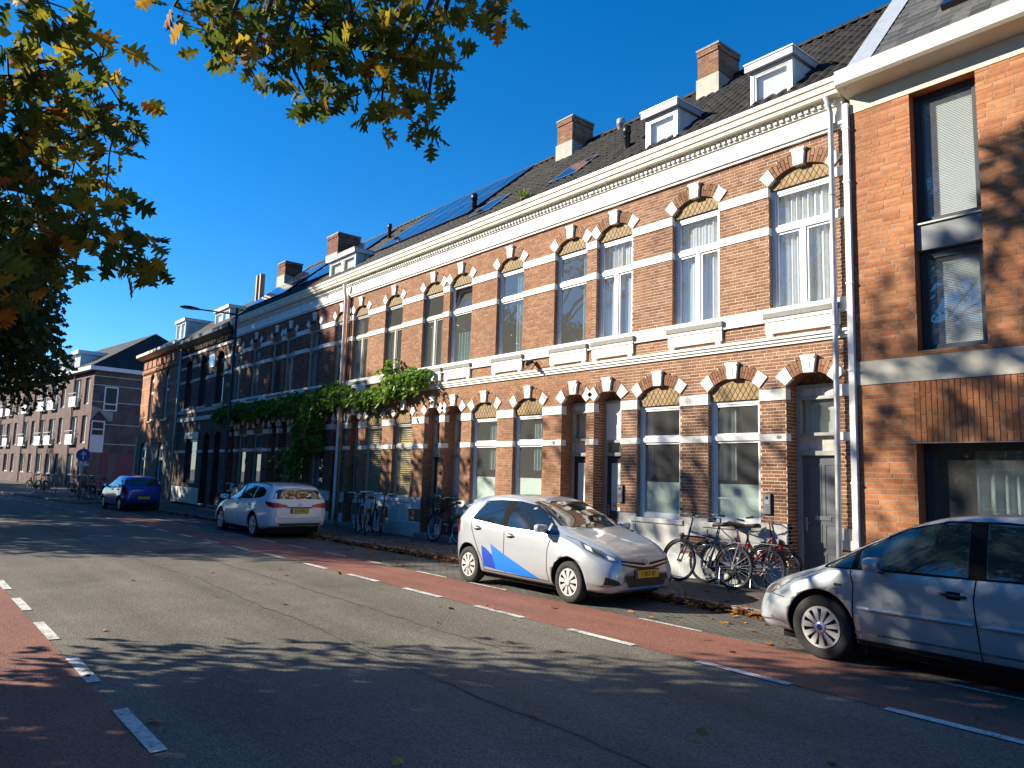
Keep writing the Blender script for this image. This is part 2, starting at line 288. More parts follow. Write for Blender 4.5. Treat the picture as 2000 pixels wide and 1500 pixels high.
def paver_mat(name, c1, c2, mortar, bw, bh, offs=.5, size=.012, rot=0.):
    m = bpy.data.materials.new(name); m.use_nodes = True; n = m.node_tree; P = n.nodes['Principled BSDF']; tc = n.nodes.new('ShaderNodeTexCoord')
    mp = n.nodes.new('ShaderNodeMapping'); mp.inputs['Rotation'].default_value = (0, 0, rot); n.links.new(tc.outputs['Object'], mp.inputs[0])
    t = n.nodes.new('ShaderNodeTexBrick'); t.inputs['Scale'].default_value = 1; t.inputs['Brick Width'].default_value = bw; t.inputs['Row Height'].default_value = bh; t.inputs['Mortar Size'].default_value = size; t.offset = offs
    t.inputs['Color1'].default_value = (*c1, 1); t.inputs['Color2'].default_value = (*c2, 1); t.inputs['Mortar'].default_value = (*mortar, 1); n.links.new(mp.outputs[0], t.inputs['Vector'])
    no = n.nodes.new('ShaderNodeTexNoise'); no.inputs['Scale'].default_value = 1.3; no.inputs['Detail'].default_value = 9; n.links.new(tc.outputs['Object'], no.inputs['Vector'])
    mr = n.nodes.new('ShaderNodeMapRange'); mr.inputs[1].default_value = .3; mr.inputs[2].default_value = .7; mr.inputs[3].default_value = .65; mr.inputs[4].default_value = 1.35; n.links.new(no.outputs['Fac'], mr.inputs[0])
    s = n.nodes.new('ShaderNodeVectorMath'); s.operation = 'SCALE'; n.links.new(t.outputs['Color'], s.inputs[0]); n.links.new(mr.outputs[0], s.inputs['Scale'])
    n.links.new(s.outputs[0], P.inputs['Base Color']); P.inputs['Roughness'].default_value = .88
    b = n.nodes.new('ShaderNodeBump'); b.inputs['Strength'].default_value = .6; b.inputs['Distance'].default_value = .008; b.invert = True; n.links.new(t.outputs['Fac'], b.inputs['Height']); n.links.new(b.outputs[0], P.inputs['Normal'])
    MATS[name] = m
paver_mat('clinker', (.115, .095, .08), (.07, .062, .056), (.03, .027, .024), .21, .105); paver_mat('parking_paver', (.12, .112, .095), (.085, .08, .07), (.04, .037, .032), .21, .07)
paver_mat('slate', (.10, .10, .10), (.065, .066, .07), (.02, .02, .02), .30, .2, size=.01); paver_mat('far_brick', (.115, .06, .062), (.085, .042, .045), (.12, .09, .085), .21, .06, size=.01); paver_mat('far_tile', (.028, .027, .027), (.018, .018, .018), (.008, .008, .008), .25, .3, size=.03)
gb = MB(); gb.add([(-900, -900, -.03), (900, -900, -.03), (900, 900, -.03), (-900, 900, -.03)], [(0, 1, 2, 3)]); g = gb.build('ground', mat('far_ground', (.08, .078, .07), .95, var=.2, vscale=.3)); g['kind'] = 'structure'
PZ = .07; KY = 8.95
road = strip('road', -.35, 7.44, 0, 'asphalt')
strip('cycle_lane', -.35, 1.40, .004, 'asphalt_red', wig=.006); strip('cycle_lane', 6.20, 7.44, .004, 'asphalt_red', wig=.01)
strip('parking_strip', 7.44, 9.0, .0035, 'parking_paver', x1=-38)
def dash_mesh(x, y0, y1, ln, z, name='lane_dash', w=0):
    b = MB(); n = 3; V = []
    for i in range(n+1):
        xx = x-ln*i/n; V += [(xx, y0+sh(xx), z), (xx, y1+sh(xx), z)]
    b.add(V, [(2*i, 2*i+2, 2*i+3, 2*i+1) for i in range(n)]); return b.build(name, 'road_white', road)
x = -1.86
while x > -75: dash_mesh(x, 6.14, 6.24, .97, .0085); x -= 1.775
x = -4.68
x0 = -3.15
while x0 > -30: dash_mesh(x0, 1.39, 1.49, 1.0, .0085); x0 -= 1.83
x = -5.47
for a in (-.3, -2.0, -5.47, -9.04, -10.62, -12.42, -14.22, -15.95, -17.54, -19.25, -21.0, -22.7, -24.5, -26.2, -28, -29.8, -31.5): dash_mesh(a, 7.41, 7.465, .93, .0085, 'parking_dash')
pav = strip('pavement', KY+.12, 11.3, PZ, 'clinker', x1=-38.2); strip('pavement', 7.55, 22, PZ-.002, 'clinker', x0=-38.2, x1=-150)
strip('pavement', -3.6, -.47, PZ, 'clinker')
def kerb(x0, x1, y, parent):
    b = MB(); b.bbox(-.4975, .4975, 0, .12, -.02, PZ+.004, .018); me = None; x = x0
    while x > x1:
        if me is None: o = b.build('kerbstone', 'kerb_stone', parent); me = o.data
        else: o = link('kerbstone', me, parent)
        xx = x-.5; o.location = (xx, y+sh(xx)+rng.uniform(-.004, .004), rng.uniform(-.004, .003)); o.rotation_euler = (0, 0, math.atan2(sh(xx)-sh(xx-1), 1)); x -= 1.0
kerb(0, -38, KY, pav); kerb(-38.2, -70, 7.44, pav)
b = MB(); b.bbox(-.06, .06, -.8, .8, -.02, PZ+.004, .01); o = b.build('kerbstone', 'kerb_stone', pav); o.location = (-38.15, 8.2+sh(-38), 0)

# repairs, a manhole and gullies
mat('asphalt_patch', (.05, .049, .046), .85, var=.2, vscale=3, fine=.35, fscale=160, bump=.6, bscale=150); mat('cast_iron', (.06, .058, .056), .6, metal=.4, var=.3, vscale=20)
def sealed_crack(pts, wd=.009):
    b = MB(); V = []
    for i, (px, py) in enumerate(pts): ww = wd*rng.uniform(.4, 1.2); V += [(px, py-ww, .0055), (px, py+ww, .0055)]
    b.add(V, [(2*i, 2*i+2, 2*i+3, 2*i+1) for i in range(len(pts)-1)]); b.build('sealed_crack', 'asphalt_patch', road)
for (xa, xb, ya, yb) in ((-2.2, -12.5, 3.72, 3.85), (-6, -19, 4.9, 4.75), (-12.5, -30, 3.85, 3.2)):
    n = int((xa-xb)/.12); y = ya; pts = []
    for i in range(n+1): y += rng.gauss(0, .012); pts.append((xa+(xb-xa)*i/n, y+(yb-ya)*i/n))
    sealed_crack(pts)
MB().box(-16.8, -14.9, 4.3, 5.3, -.01, .0045).build('road_patch', 'asphalt_patch', road)
for xx in (-6.6, -16.2, -27.0):
    b = MB(); b.box(xx-.2, xx+.2, KY-.30+sh(xx), KY-.01+sh(xx), -.01, .008)
    for k in range(6): b.box(xx-.17+k*.06, xx-.14+k*.06, KY-.27+sh(xx), KY-.04+sh(xx), .008, .013)
    b.build('gully_grate', 'cast_iron', pav)
# ------------------------------------------------------------------ brick houses
FY = 11.0
def wall_tex(name, c1, c2, mo, bw=.21, bh=.06, size=.01):
    paver_mat(name, c1, c2, mo, bw, bh, size=size); n = MATS[name].node_tree
    for q in n.nodes:
        if q.type == 'MAPPING': q.inputs['Rotation'].default_value = (math.radians(-90), 0, 0)
wall_tex('wall_dark', (.075, .045, .036), (.05, .03, .026), (.11, .085, .07)); wall_tex('wall_orange', (.42, .15, .06), (.34, .11, .045), (.36, .22, .14)); wall_tex('wall_purple', (.115, .055, .05), (.085, .04, .04), (.14, .10, .09))
class Op:   # an opening in a facade
    def __init__(s, c, w, zb, zs, rise, depth, kind): s.c, s.a, s.zb, s.zs, s.rise, s.depth, s.kind = c, w/2, zb, zs, rise, depth, kind; s.x0, s.x1 = c-w/2, c+w/2
    def geo(s):
        R = (s.a**2+s.rise**2)/(2*s.rise); return R, s.zs+s.rise-R, math.asin(s.a/R)
    def half(s, z, ring=.21):
        if z < s.zb: return 0
        if z <= s.zs or not s.rise: return s.a if z <= s.zs else 0
        R, zc, th = s.geo(); Ro = R+ring; dz = z-zc
        if dz >= Ro: return 0
        return min(math.sqrt(Ro*Ro-dz*dz), dz*math.tan(th)) if ring else (math.sqrt(R*R-dz*dz) if dz < R else 0)
def free(x0, x1, ops, z, ring=.21):
    iv = [(x0, x1)]
    for o in ops:
        h = o.half(z, ring)
        if h <= 0: continue
        nv = []
        for a, b in iv:
            if o.c+h <= a or o.c-h >= b: nv.append((a, b)); continue
            if o.c-h > a: nv.append((a, o.c-h))
            if o.c+h < b: nv.append((o.c+h, b))
        iv = nv
    return iv
def brickwork(house, x0, x1, z0, z1, ops, bands, style, mortar, course=.0565, bl=.205, joint=.0105, pieces=0, cross=True, y=FY, dy=.004):
    """courses of single bricks proud of a recessed mortar wall, openings and bands left free"""
    mw = MB(); bricks = []; k = 0; hl = (bl-joint)/2
    nz = int((z1-z0)/course)+1
    for k in range(nz):
        za, zb = z0+k*course, min(z0+(k+1)*course, z1)
        if zb-za < .015: continue
        zm = (za+zb)/2
        for a, b in free(x0, x1, ops, zm): mw.quad((a, y+dy, za), (b, y+dy, za), (b, y+dy, zb), (a, y+dy, zb))
        lo, hi = za+joint/2, zb-joint/2
        for bz0, bz1 in bands:
            if bz0 < hi and bz1 > lo:
                if bz0 <= lo and bz1 >= hi: hi = lo
                elif bz0 > lo: hi = min(hi, bz0)
                else: lo = max(lo, bz1)
        if hi-lo < .018: continue
        if cross: L, off = (bl, (k//2 % 2)*bl/2) if k % 2 == 0 else (hl, hl/2+joint)
        else: L, off = bl, rng.uniform(0, bl)
        for a, b in free(x0, x1, ops, zm):
            x = x0-off-L
            while x < b:
                p, q = max(x, a), min(x+L, b); 
                if q-p > .025: bricks.append((p, q, lo, hi, q-p > L-.002 and hi-lo > course-joint-.004, L))
                x += L+joint
    w = mw.build('wall', mortar, house)
    order = sorted(range(len(bricks)), key=lambda i: -(bricks[i][1]-bricks[i][0])/((bricks[i][0])**2+121+(bricks[i][2]-1.7)**2)) if pieces else []
    single = set([i for i in order if bricks[i][4]][:pieces])
    fb = MB(); meshes = {}; h = course-joint
    for i, (p, q, lo, hi, fullb, L) in enumerate(bricks):
        if i in single:
            if L not in meshes:
                t = MB().bbox(-L/2, L/2, -.001, .02, -h/2, h/2, .004); o = t.build('brick', 'brickpc_'+style, w); meshes[L] = o.data
            else: o = link('brick', meshes[L], w)
            o.location = ((p+q)/2, y+rng.uniform(-.0015, .0015), (lo+hi)/2)
        else:
            d = rng.uniform(-.0015, .0015); fb.box(p, q, y+d, y+.02, lo, hi, rng.random(), 'k')
    fb.build('brick_field', 'brick_'+style, w, kind='stuff', rnd=True)
    return w
def reveal(house, o, bands, style, mortar, course=.0565, joint=.009, y=FY):
    b = MB(); m = MB(); d = o.depth
    for s in (-1, 1):
        x = o.c+s*o.a
        m.quad((x-s*.0005, y+.006, o.zb), (x-s*.0005, y+d+.1, o.zb), (x-s*.0005, y+d+.1, o.zs), (x-s*.0005, y+.006, o.zs))
        k = 0; z = .05+course*math.floor((o.zb-.05)/course)
        while z < o.zs:
            lo, hi = max(z+joint/2, o.zb), min(z+course-joint/2, o.zs)
            if hi-lo > .015:
                sp = d*(.55 if k % 2 else .3)
                for ya, yb in ((y, y+sp), (y+sp+joint, y+d+.08)):
                    r = rng.random(); xx = x-s*.004; b.add([(x, ya, lo), (xx, ya, lo), (xx, yb, lo), (xx, yb, hi), (xx, ya, hi), (x, ya, hi)], [(1, 2, 3, 4), (0, 1, 4, 5)], r)
            z += course; k += 1
    b.build('reveal_bricks', 'brick_'+style, house, kind='stuff', rnd=True); m.build('reveal', mortar, house)
def arch(house, o, style, key=True, ring=.21, y=FY, stone='white_paint', nb=5):
    R, zc, th = o.geo(); v = MB()
    P = lambda r, t: (o.c+r*math.sin(t), zc+r*math.cos(t))
    def wedge(b, r0, r1, t0, t1, y0, y1, rnd=None, n=1):
        pts = [P(r0, t0+(t1-t0)*i/n) for i in range(n+1)]+[P(r1, t1-(t1-t0)*i/n) for i in range(n+1)]; b.prism(pts, 'y', y0, y1, rnd)
    ks, sp = .115/R*.95, th-.16/R
    for s in (-1, 1):
        for i in range(nb):
            t0 = ks+(sp-ks)*i/nb+.006; t1 = ks+(sp-ks)*(i+1)/nb-.006
            if i % 2: wedge(v, R+.002, R+ring*.48, s*t0, s*t1, y-.004, y+.05, rng.random()); wedge(v, R+ring*.53, R+ring, s*t0, s*t1, y-.004, y+.05, rng.random())
            else: wedge(v, R+.002, R+ring, s*t0, s*t1, y-.004, y+.05, rng.random())
    n = 12
    for i in range(n):   # soffit
        t0, t1 = -th+2*th*i/n, -th+2*th*(i+1)/n; a, b2 = P(R, t0), P(R, t1)
        v.quad((a[0], y-.002, a[1]), (a[0], y+o.depth+.08, a[1]), (b2[0], y+o.depth+.08, b2[1]), (b2[0], y-.002, b2[1]), .4)
    A = v.build('arch', 'brick_'+style, house, rnd=True)
    for s in (-1, 1):
        m = MB(); wedge(m, R-.003, R+ring+.012, s*sp, s*(th+.004), y-.022, y+.06); m.build('springer', stone, A)
    if key:
        m = MB(); k0 = ks*.78
        wedge(m, R-.012, R+ring+.02, -k0, k0, y-.05, y+.06)
        zt = zc+R+ring; m.box(o.c-.125, o.c+.125, y-.07, y+.05, zt+.015, zt+.05); m.box(o.c-.105, o.c+.105, y-.06, y+.05, zt-.012, zt+.0145)
        K = m.build('keystone', stone, A); m = MB(); m.bbox(o.c-.035, o.c+.035, y-.058, y-.045, zt-.17, zt-.05, .008); m.build('keystone_panel', 'aged_white', A)
    return A
def lattice(house_part, o, zt, y, colr='ochre'):
    """wooden infill with a lozenge lattice below the arch"""
    R, zc, th = o.geo(); n = 14; b = MB(); xs = [o.c-o.a+2*o.a*i/n for i in range(n+1)]
    top = lambda x: zc+math.sqrt(max(R*R-(x-o.c)**2, 0))+.01
    for i in range(n): b.quad((xs[i], y, zt), (xs[i+1], y, zt), (xs[i+1], y, top(xs[i+1])), (xs[i], y, top(xs[i])))
    T = b.build('tympanum', 'ochre', house_part); l = MB()
    sp = .105
    for s in (-1, 1):
        k = -12
        while k < 13:
            x0 = o.c+k*sp; pts = []
            for j in range(9):
                z = zt+.5*j/8; x = x0+s*(z-zt)*.62
                if abs(x-o.c) < o.a-.01 and z < top(x)-.012: pts.append((x, z))
            if len(pts) >= 2:
                (xa, za), (xb, zb_) = pts[0], pts[-1]; t = .006; l.add([(xa-t, y-.004, za), (xa+t, y-.004, za), (xb+t, y-.004, zb_), (xb-t, y-.004, zb_)], [(0, 1, 2, 3)])
            k += 1
    l.build('lattice', 'lattice_brown', house_part); return T
mat('ochre', (.30, .19, .075), .7, var=.2, vscale=9); mat('lattice_brown', (.085, .05, .022), .7); mat('ochre_grey', (.20, .15, .10), .75, var=.2, vscale=9)
def curtain(part, x0, x1, z0, z1, y, m, folds=.11, amp=.03):
    b = MB(); n = max(int((x1-x0)/.012), 8); V = []
    ph = rng.uniform(0, 6)
    for i in range(n+1):
        x = x0+(x1-x0)*i/n; yy = y+amp*math.sin(2*math.pi*(x-x0)/folds+ph+.8*math.sin(x*9)); V += [(x, yy, z0), (x, yy+.01*math.sin(x*31), z1)]
    b.add(V, [(2*i, 2*i+2, 2*i+3, 2*i+1) for i in range(n)]); return b.build('curtain', m, part, smooth=True)
def blind(part, x0, x1, z0, z1, y, m, sp=.05, tilt=.018):
    b = MB(); z = z0
    while z < z1: b.add([(x0, y-tilt, z), (x1, y-tilt, z), (x1, y+tilt, z+sp*.72), (x0, y+tilt, z+sp*.72)], [(0, 1, 2, 3)]); z += sp
    return b.build('blind', m, part)
def window(house, o, zt, ztr, mull=True, fm='frame_white', fw=.06, y=FY, cur=None, film=None, glass='glass', sill=True, top_mull=False, deep=.065, tilt=False, mullx=0.):
    yf = y+o.depth; x0, x1 = o.x0+.004, o.x1-.004; b = MB()
    b.box(x0, x0+fw, yf, yf+deep, o.zb, zt); b.box(x1-fw, x1, yf, yf+deep, o.zb, zt); b.box(x0+fw, x1-fw, yf, yf+deep, zt-fw, zt); b.box(x0+fw, x1-fw, yf, yf+deep, o.zb, o.zb+fw)
    if ztr: b.box(x0+fw, x1-fw, yf-.012, yf+deep, ztr-.045, ztr+.045)
    cx = o.c+mullx
    lo1 = (ztr-.045) if ztr else zt-fw
    sash = .038
    def sashbox(a, c2, zl, zh):   # inner sash of a light
        b.box(a, a+sash, yf+.014, yf+deep-.005, zl, zh); b.box(c2-sash, c2, yf+.014, yf+deep-.005, zl, zh); b.box(a+sash, c2-sash, yf+.014, yf+deep-.005, zl, zl+sash); b.box(a+sash, c2-sash, yf+.014, yf+deep-.005, zh-sash, zh)
    if mull:
        b.box(cx-.04, cx+.04, yf-.004, yf+deep, o.zb+fw, lo1); sashbox(x0+fw, cx-.04, o.zb+fw, lo1); sashbox(cx+.04, x1-fw, o.zb+fw, lo1)
    else: sashbox(x0+fw, x1-fw, o.zb+fw, lo1)
    if ztr and not tilt: sashbox(x0+fw, x1-fw, ztr+.045, zt-fw)
    W = b.build('window', fm, house)
    yg = yf+.035
    lights = [(x0+fw, cx, o.zb+fw, lo1), (cx, x1-fw, o.zb+fw, lo1)] if mull else [(x0+fw, x1-fw, o.zb+fw, lo1)]
    for (a, c2, zl, zh) in lights: MB().quad((a, yg, zl), (c2, yg, zl), (c2, yg, zh), (a, yg, zh)).build('pane', glass, W)
    if ztr:
        a, c2, zl, zh = x0+fw, x1-fw, ztr+.045, zt-fw
        if tilt:   # top light hung open inwards at the top edge
            d = .17; t = MB(); 
            for (p, q, r0, r1) in ((0, .04, 0, 1), (.96, 1, 0, 1), (.04, .96, 0, .1), (.04, .96, .9, 1)):
                xa, xb = a+(c2-a)*p, a+(c2-a)*q; z0_, z1_ = zl+(zh-zl)*r0, zl+(zh-zl)*r1; y0_, y1_ = yg-.02+d*r0, yg-.02+d*r1
                t.add([(xa, y0_, z0_), (xb, y0_, z0_), (xb, y1_, z1_), (xa, y1_, z1_), (xa, y0_+.03, z0_), (xb, y0_+.03, z0_), (xb, y1_+.03, z1_), (xa, y1_+.03, z1_)], [(0, 1, 2, 3), (4, 7, 6, 5), (0, 4, 5, 1), (1, 5, 6, 2), (2, 6, 7, 3), (3, 7, 4, 0)])
            t.build('tilted_sash', fm, W); MB().quad((a, yg, zl), (c2, yg, zl), (c2, yg+d, zh), (a, yg+d, zh)).build('pane', glass, W)
        else: MB().quad((a, yg, zl), (c2, yg, zl), (c2, yg, zh), (a, yg, zh)).build('pane', glass, W)
    if film: MB().quad((x0+fw, yg+.012, o.zb+fw), (x1-fw, yg+.012, o.zb+fw), (x1-fw, yg+.012, film), (x0+fw, yg+.012, film)).build('frosted_film', 'film', W)
    for (kind, a, c2, zl, zh) in (cur or []):
        xa, xb = x0+fw+(x1-x0-2*fw)*a, x0+fw+(x1-x0-2*fw)*c2; z0_, z1_ = o.zb+(zt-o.zb)*zl, o.zb+(zt-o.zb)*zh
        if kind.startswith('blind'): blind(W, xa, xb, z0_+.03, z1_-.05, yg+.06, kind, *((.06, .018) if kind == 'blind_yellow' else (.024, .005)))
        else: curtain(W, xa, xb, z0_, z1_, yg+.1, kind, *((.07, .008) if kind == 'net_curtain' else (.11, .03)))
    return W
def door(house, o, ztop, m, style, fm='frame_grey', y=FY, fan=(2.5, 3.1), board=None, boardm='white_paint'):
    yf = y+o.depth; x0, x1 = o.x0+.003, o.x1-.003; b = MB(); zt = o.zs+.02; fw = .07
    b.box(x0, x0+fw, yf-.03, yf+.08, o.zb, zt); b.box(x1-fw, x1, yf-.03, yf+.08, o.zb, zt); b.box(x0+fw, x1-fw, yf-.03, yf+.08, zt-.06, zt)
    b.box(x0+fw, x1-fw, yf-.04, yf+.08, ztop, ztop+.07)
    if fan: b.box(x0+fw, x1-fw, yf-.035, yf+.08, fan[0]-.05, fan[0]); b.box(x0+fw, x1-fw, yf-.035, yf+.08, fan[1], fan[1]+.05)
    D = b.build('door', fm, house)
    if fan: MB().quad((x0+fw, yf+.03, fan[0]), (x1-fw, yf+.03, fan[0]), (x1-fw, yf+.03, fan[1]), (x0+fw, yf+.03, fan[1])).build('fanlight', 'glass', D); MB().quad((x0+fw, yf+.12, fan[0]-.02), (x1-fw, yf+.12, fan[0]-.02), (x1-fw, yf+.12, fan[1]+.02), (x0+fw, yf+.12, fan[1]+.02)).build('fanlight_film', 'film', D)
    lo = fan[1]+.05 if fan else ztop+.07
    if board: MB().box(x0+fw, x1-fw, yf-.01, yf+.05, board[0], board[1]).build('board', boardm, D)
    fill = MB()
    spans = [(ztop+.07, zt-.06)]
    fill.box(x0+fw, x1-fw, yf+.05, yf+.07, ztop+.07, (fan[0]-.05) if fan else zt-.06)
    if fan and fan[1]+.05 < zt-.07: fill.box(x0+fw, x1-fw, yf+.0, yf+.07, fan[1]+.05, zt-.06)
    fill.build('infill', boardm, D)
    a, c2 = x0+fw+.004, x1-fw-.004; zb = o.zb+.01; ys = yf+.02
    s = MB(); s.box(a, c2, ys, ys+.045, zb, ztop-.004); w_ = c2-a
    S = s.build('leaf', m, D); p = MB()
    if style == 'panel':
        for (u0, u1, v0, v1) in ((.1, .46, .52, .93), (.54, .9, .52, .93), (.1, .46, .28, .46), (.54, .9, .28, .46), (.1, .46, .05, .24), (.54, .9, .05, .24)):
            X0, X1, Z0, Z1 = a+w_*u0, a+w_*u1, zb+(ztop-zb)*v0, zb+(ztop-zb)*v1; t = .014
            p.box(X0, X1, ys-.008, ys, Z0, Z0+t); p.box(X0, X1, ys-.008, ys, Z1-t, Z1); p.box(X0, X0+t, ys-.008, ys, Z0+t, Z1-t); p.box(X1-t, X1, ys-.008, ys, Z0+t, Z1-t)
            p.bbox(X0+.035, X1-.035, ys-.007, ys+.001, Z0+.035, Z1-.035, .006)
        p.build('panel', m, D)
    elif style == 'glazed':
        X0, X1, Z0, Z1 = a+w_*.2, a+w_*.8, zb+(ztop-zb)*.45, zb+(ztop-zb)*.93
        MB().quad((X0, ys-.004, Z0), (X1, ys-.004, Z0), (X1, ys-.004, Z1), (X0, ys-.004, Z1)).build('pane', 'film', D)
        p.box(X0-.03, X0, ys-.012, ys, Z0-.03, Z1+.03); p.box(X1, X1+.03, ys-.012, ys, Z0-.03, Z1+.03); p.box(X0, X1, ys-.012, ys, Z0-.03, Z0); p.box(X0, X1, ys-.012, ys, Z1, Z1+.03); p.bbox(a+w_*.2, a+w_*.8, ys-.01, ys+.001, zb+.15, zb+.75, .008); p.build('panel', m, D)
    elif style == 'plain':
        for i in range(1, 5): X = a+w_*i/5; p.box(X-.004, X+.004, ys-.002, ys, zb+.05, ztop-.05)
        p.build('groove', 'frame_grey', D)
    if style != 'plain':
        MB().bbox(o.c-.13, o.c+.13, ys-.012, ys, 1.18, 1.25, .004).build('letter_box', 'steel' if style == 'panel' else 'brass', D)
    h = MB(); h.bbox(a+.025, a+.065, ys-.012, ys, 1.0, 1.22, .003); h.tube([(a+.045, ys-.01, 1.13), (a+.045, ys-.05, 1.13), (a+.13, ys-.05, 1.13)], .009, 6); h.build('handle', 'steel', D)
    MB().bbox(o.x0-.12, o.x1+.12, y-.12, yf+.1, PZ-.02, o.zb, .012).build('door_step', 'bluestone', D)
    return D
def room(house, x0, x1, z0, z1, y0=FY+.3, y1=FY+3.6, m='interior_wall'):
    b = MB(); b.quad((x0, y1, z0), (x1, y1, z0), (x1, y1, z1), (x0, y1, z1)); b.quad((x0, y0, z0), (x1, y0, z0), (x1, y1, z0), (x0, y1, z0)); b.quad((x0, y0, z1), (x0, y1, z1), (x1, y1, z1), (x1, y0, z1)); b.quad((x0, y0, z0), (x0, y1, z0), (x0, y1, z1), (x0, y0, z1)); b.quad((x1, y0, z0), (x1, y0, z1), (x1, y1, z1), (x1, y1, z0))
    return b.build('room', m, house)
def extrude_profile(b, prof, x0, x1):   # closed (y,z) profile along x
    b.prism([(p[0], p[1]) for p in prof], 'x', x0, x1)
BANDS = [(.79, 1.10), (2.405, 2.525), (3.07, 3.25), (3.955, 4.095), (4.385, 4.59), (5.855, 5.985), (6.515, 6.675)]
RIDGE_Y, RIDGE_Z, EAVE_Y, EAVE_Z = 14.15, 10.95, 10.80, 8.02
def roof_pt(u, off=0.):   # point on the front slope, u = metres from the eave
    L = math.hypot(RIDGE_Y-EAVE_Y, RIDGE_Z-EAVE_Z); ty, tz = (RIDGE_Y-EAVE_Y)/L, (RIDGE_Z-EAVE_Z)/L; return EAVE_Y+ty*u-tz*off, EAVE_Z+tz*u+ty*off
RL = math.hypot(RIDGE_Y-EAVE_Y, RIDGE_Z-EAVE_Z)
def tile_roof(house, x0, x1, pieces=0, tw=.235, th=.335):
    L = RL; b = MB(); y0, z0 = roof_pt(0, -.03); y1, z1 = roof_pt(L, -.03)
    b.add([(x0, y0, z0), (x1, y0, z0), (x1, y1, z1), (x0, y1, z1), (x0, 2*y1-y0, z0), (x1, 2*y1-y0, z0)], [(0, 1, 2, 3), (3, 2, 5, 4), (0, 3, 4), (1, 5, 2)])
    R = b.build('roof', 'lead_grey', house)
    prof = [(0, .012), (.16, .038), (.34, .052), (.52, .038), (.66, .014), (.84, .004), (1.0, .012)]   # wave of a pantile
    def tile_mesh(): 
        V = []; 
        for (u, dz) in ((-.02, .03), (th+.03, 0.)):
            for (s, h) in prof: V.append((s*(tw+.012), u, h+dz))
        k = len(prof); F = [(i, i+1, k+i+1, k+i) for i in range(k-1)]
        for (s, h) in prof: V.append((s*(tw+.012), -.02, h+.008))
        F += [(2*k+i, 2*k+i+1, i+1, i) for i in range(k-1)]; return V, F
    V, F = tile_mesh(); nu, nx = int(L/th), int(round((x1-x0)/tw)); tws = (x1-x0)/nx
    ang = math.atan2(RIDGE_Z-EAVE_Z, RIDGE_Y-EAVE_Y); fb = MB(); ca, sa = math.cos(ang), math.sin(ang); me = None; cells = []
    for j in range(nu+1):
        for i in range(nx):
            u = j*th
            if u > L-.05: continue
            cells.append((i, u))
    cells.sort(key=lambda c: -(x0+c[0]*tws)+c[1]*.1)
    cnt = 0
    for (i, u) in cells:
        X = x0+i*tws; y, z = roof_pt(u)
        jx, jr = rng.uniform(-.004, .004), rng.uniform(-.006, .006)
        if cnt < pieces:
            cnt += 1
            if me is None:
                t = MB(); t.add(V, F); o = t.build('roof_tile', 'tile_piece', R, smooth=True); me = o.data
            else: o = link('roof_tile', me, R)
            o.location = (X+jx, y, z+jr); o.rotation_euler = (ang, 0, rng.uniform(-.012, .012))
        else: fb.add([(X+jx+vx, y+vy*ca-vz*sa, z+jr+vy*sa+vz*ca) for vx, vy, vz in V], F, rng.random())
    if fb.v: fb.build('tile_field', 'tile_field', R, kind='stuff', rnd=True, smooth=True)
    rd = MB(); x = x0   # ridge tiles
    while x < x1-.05:
        e = min(x+.34, x1); pts = [(RIDGE_Y+.13*math.cos(a), RIDGE_Z+.0+.11*math.sin(a)+(.012 if e < x1 else 0)) for a in [math.pi*k/8 for k in range(9)]]
        rd.prism(pts, 'x', x, e+.02, rng.random()); x += .33
    rd.build('ridge_tiles', 'tile_field', R, rnd=True, kind='stuff'); return R
def cornice(house, x0, x1, end_r=False):
    b = MB()
    b.box(x0, x1, FY-.045, FY+.1, 7.28, 7.33); b.box(x0, x1, FY-.075, FY+.1, 7.332, 7.375)
    b.box(x0, x1, FY-.03, FY+.1, 7.377, 7.66)      # frieze
    b.box(x0, x1, FY-.06, FY+.1, 7.662, 7.69)
    C = b.build('cornice', 'white_paint', house); d = MB(); x = x0+.02
    while x < x1-.05: d.box(x, x+.062, FY-.10, FY-.02, 7.695, 7.757); x += .112
    d.box(x0, x1, FY-.055, FY+.05, 7.692, 7.7635); d.build('dentils', 'white_paint', C)
    g = MB(); g.prism([(FY+.05, 7.765), (FY-.10, 7.765), (FY-.12, 7.79), (FY-.19, 7.80), (FY-.20, 7.86), (FY-.225, 7.87), (FY-.235, 7.96), (FY-.26, 7.975), (FY-.265, 8.03), (FY-.235, 8.04), (FY-.15, 8.0), (FY+.05, 8.0)][::-1], 'x', x0, x1)
    g.build('gutter', 'cream_paint', C)
    z = MB(); z.prism([(FY-.27, 8.034), (FY-.27, 8.045), (FY-.16, 8.05), (FY-.16, 8.042)][::-1], 'x', x0, x1); z.build('gutter_lining', 'zinc', C)
    return C
def uf_sill(house, o):
    MB().bbox(o.x0-.09, o.x1+.09, FY-.075, FY+o.depth+.02, o.zb-.1, o.zb-.003, .01).build('sill', 'bluestone', house)
    b = MB(); zt = o.zb-.102
    b.box(o.x0-.075, o.x1+.075, FY-.06, FY+.05, zt-.05, zt); b.box(o.x0-.06, o.x1+.06, FY-.045, FY+.05, zt-.245, zt-.052)
    for s in (-1, 1): b.bbox(o.c+s*(o.a-.02)-.06, o.c+s*(o.a-.02)+.06, FY-.043, FY+.04, zt-.30, zt-.246, .012)
    b.build('sill_apron', 'white_paint', house)
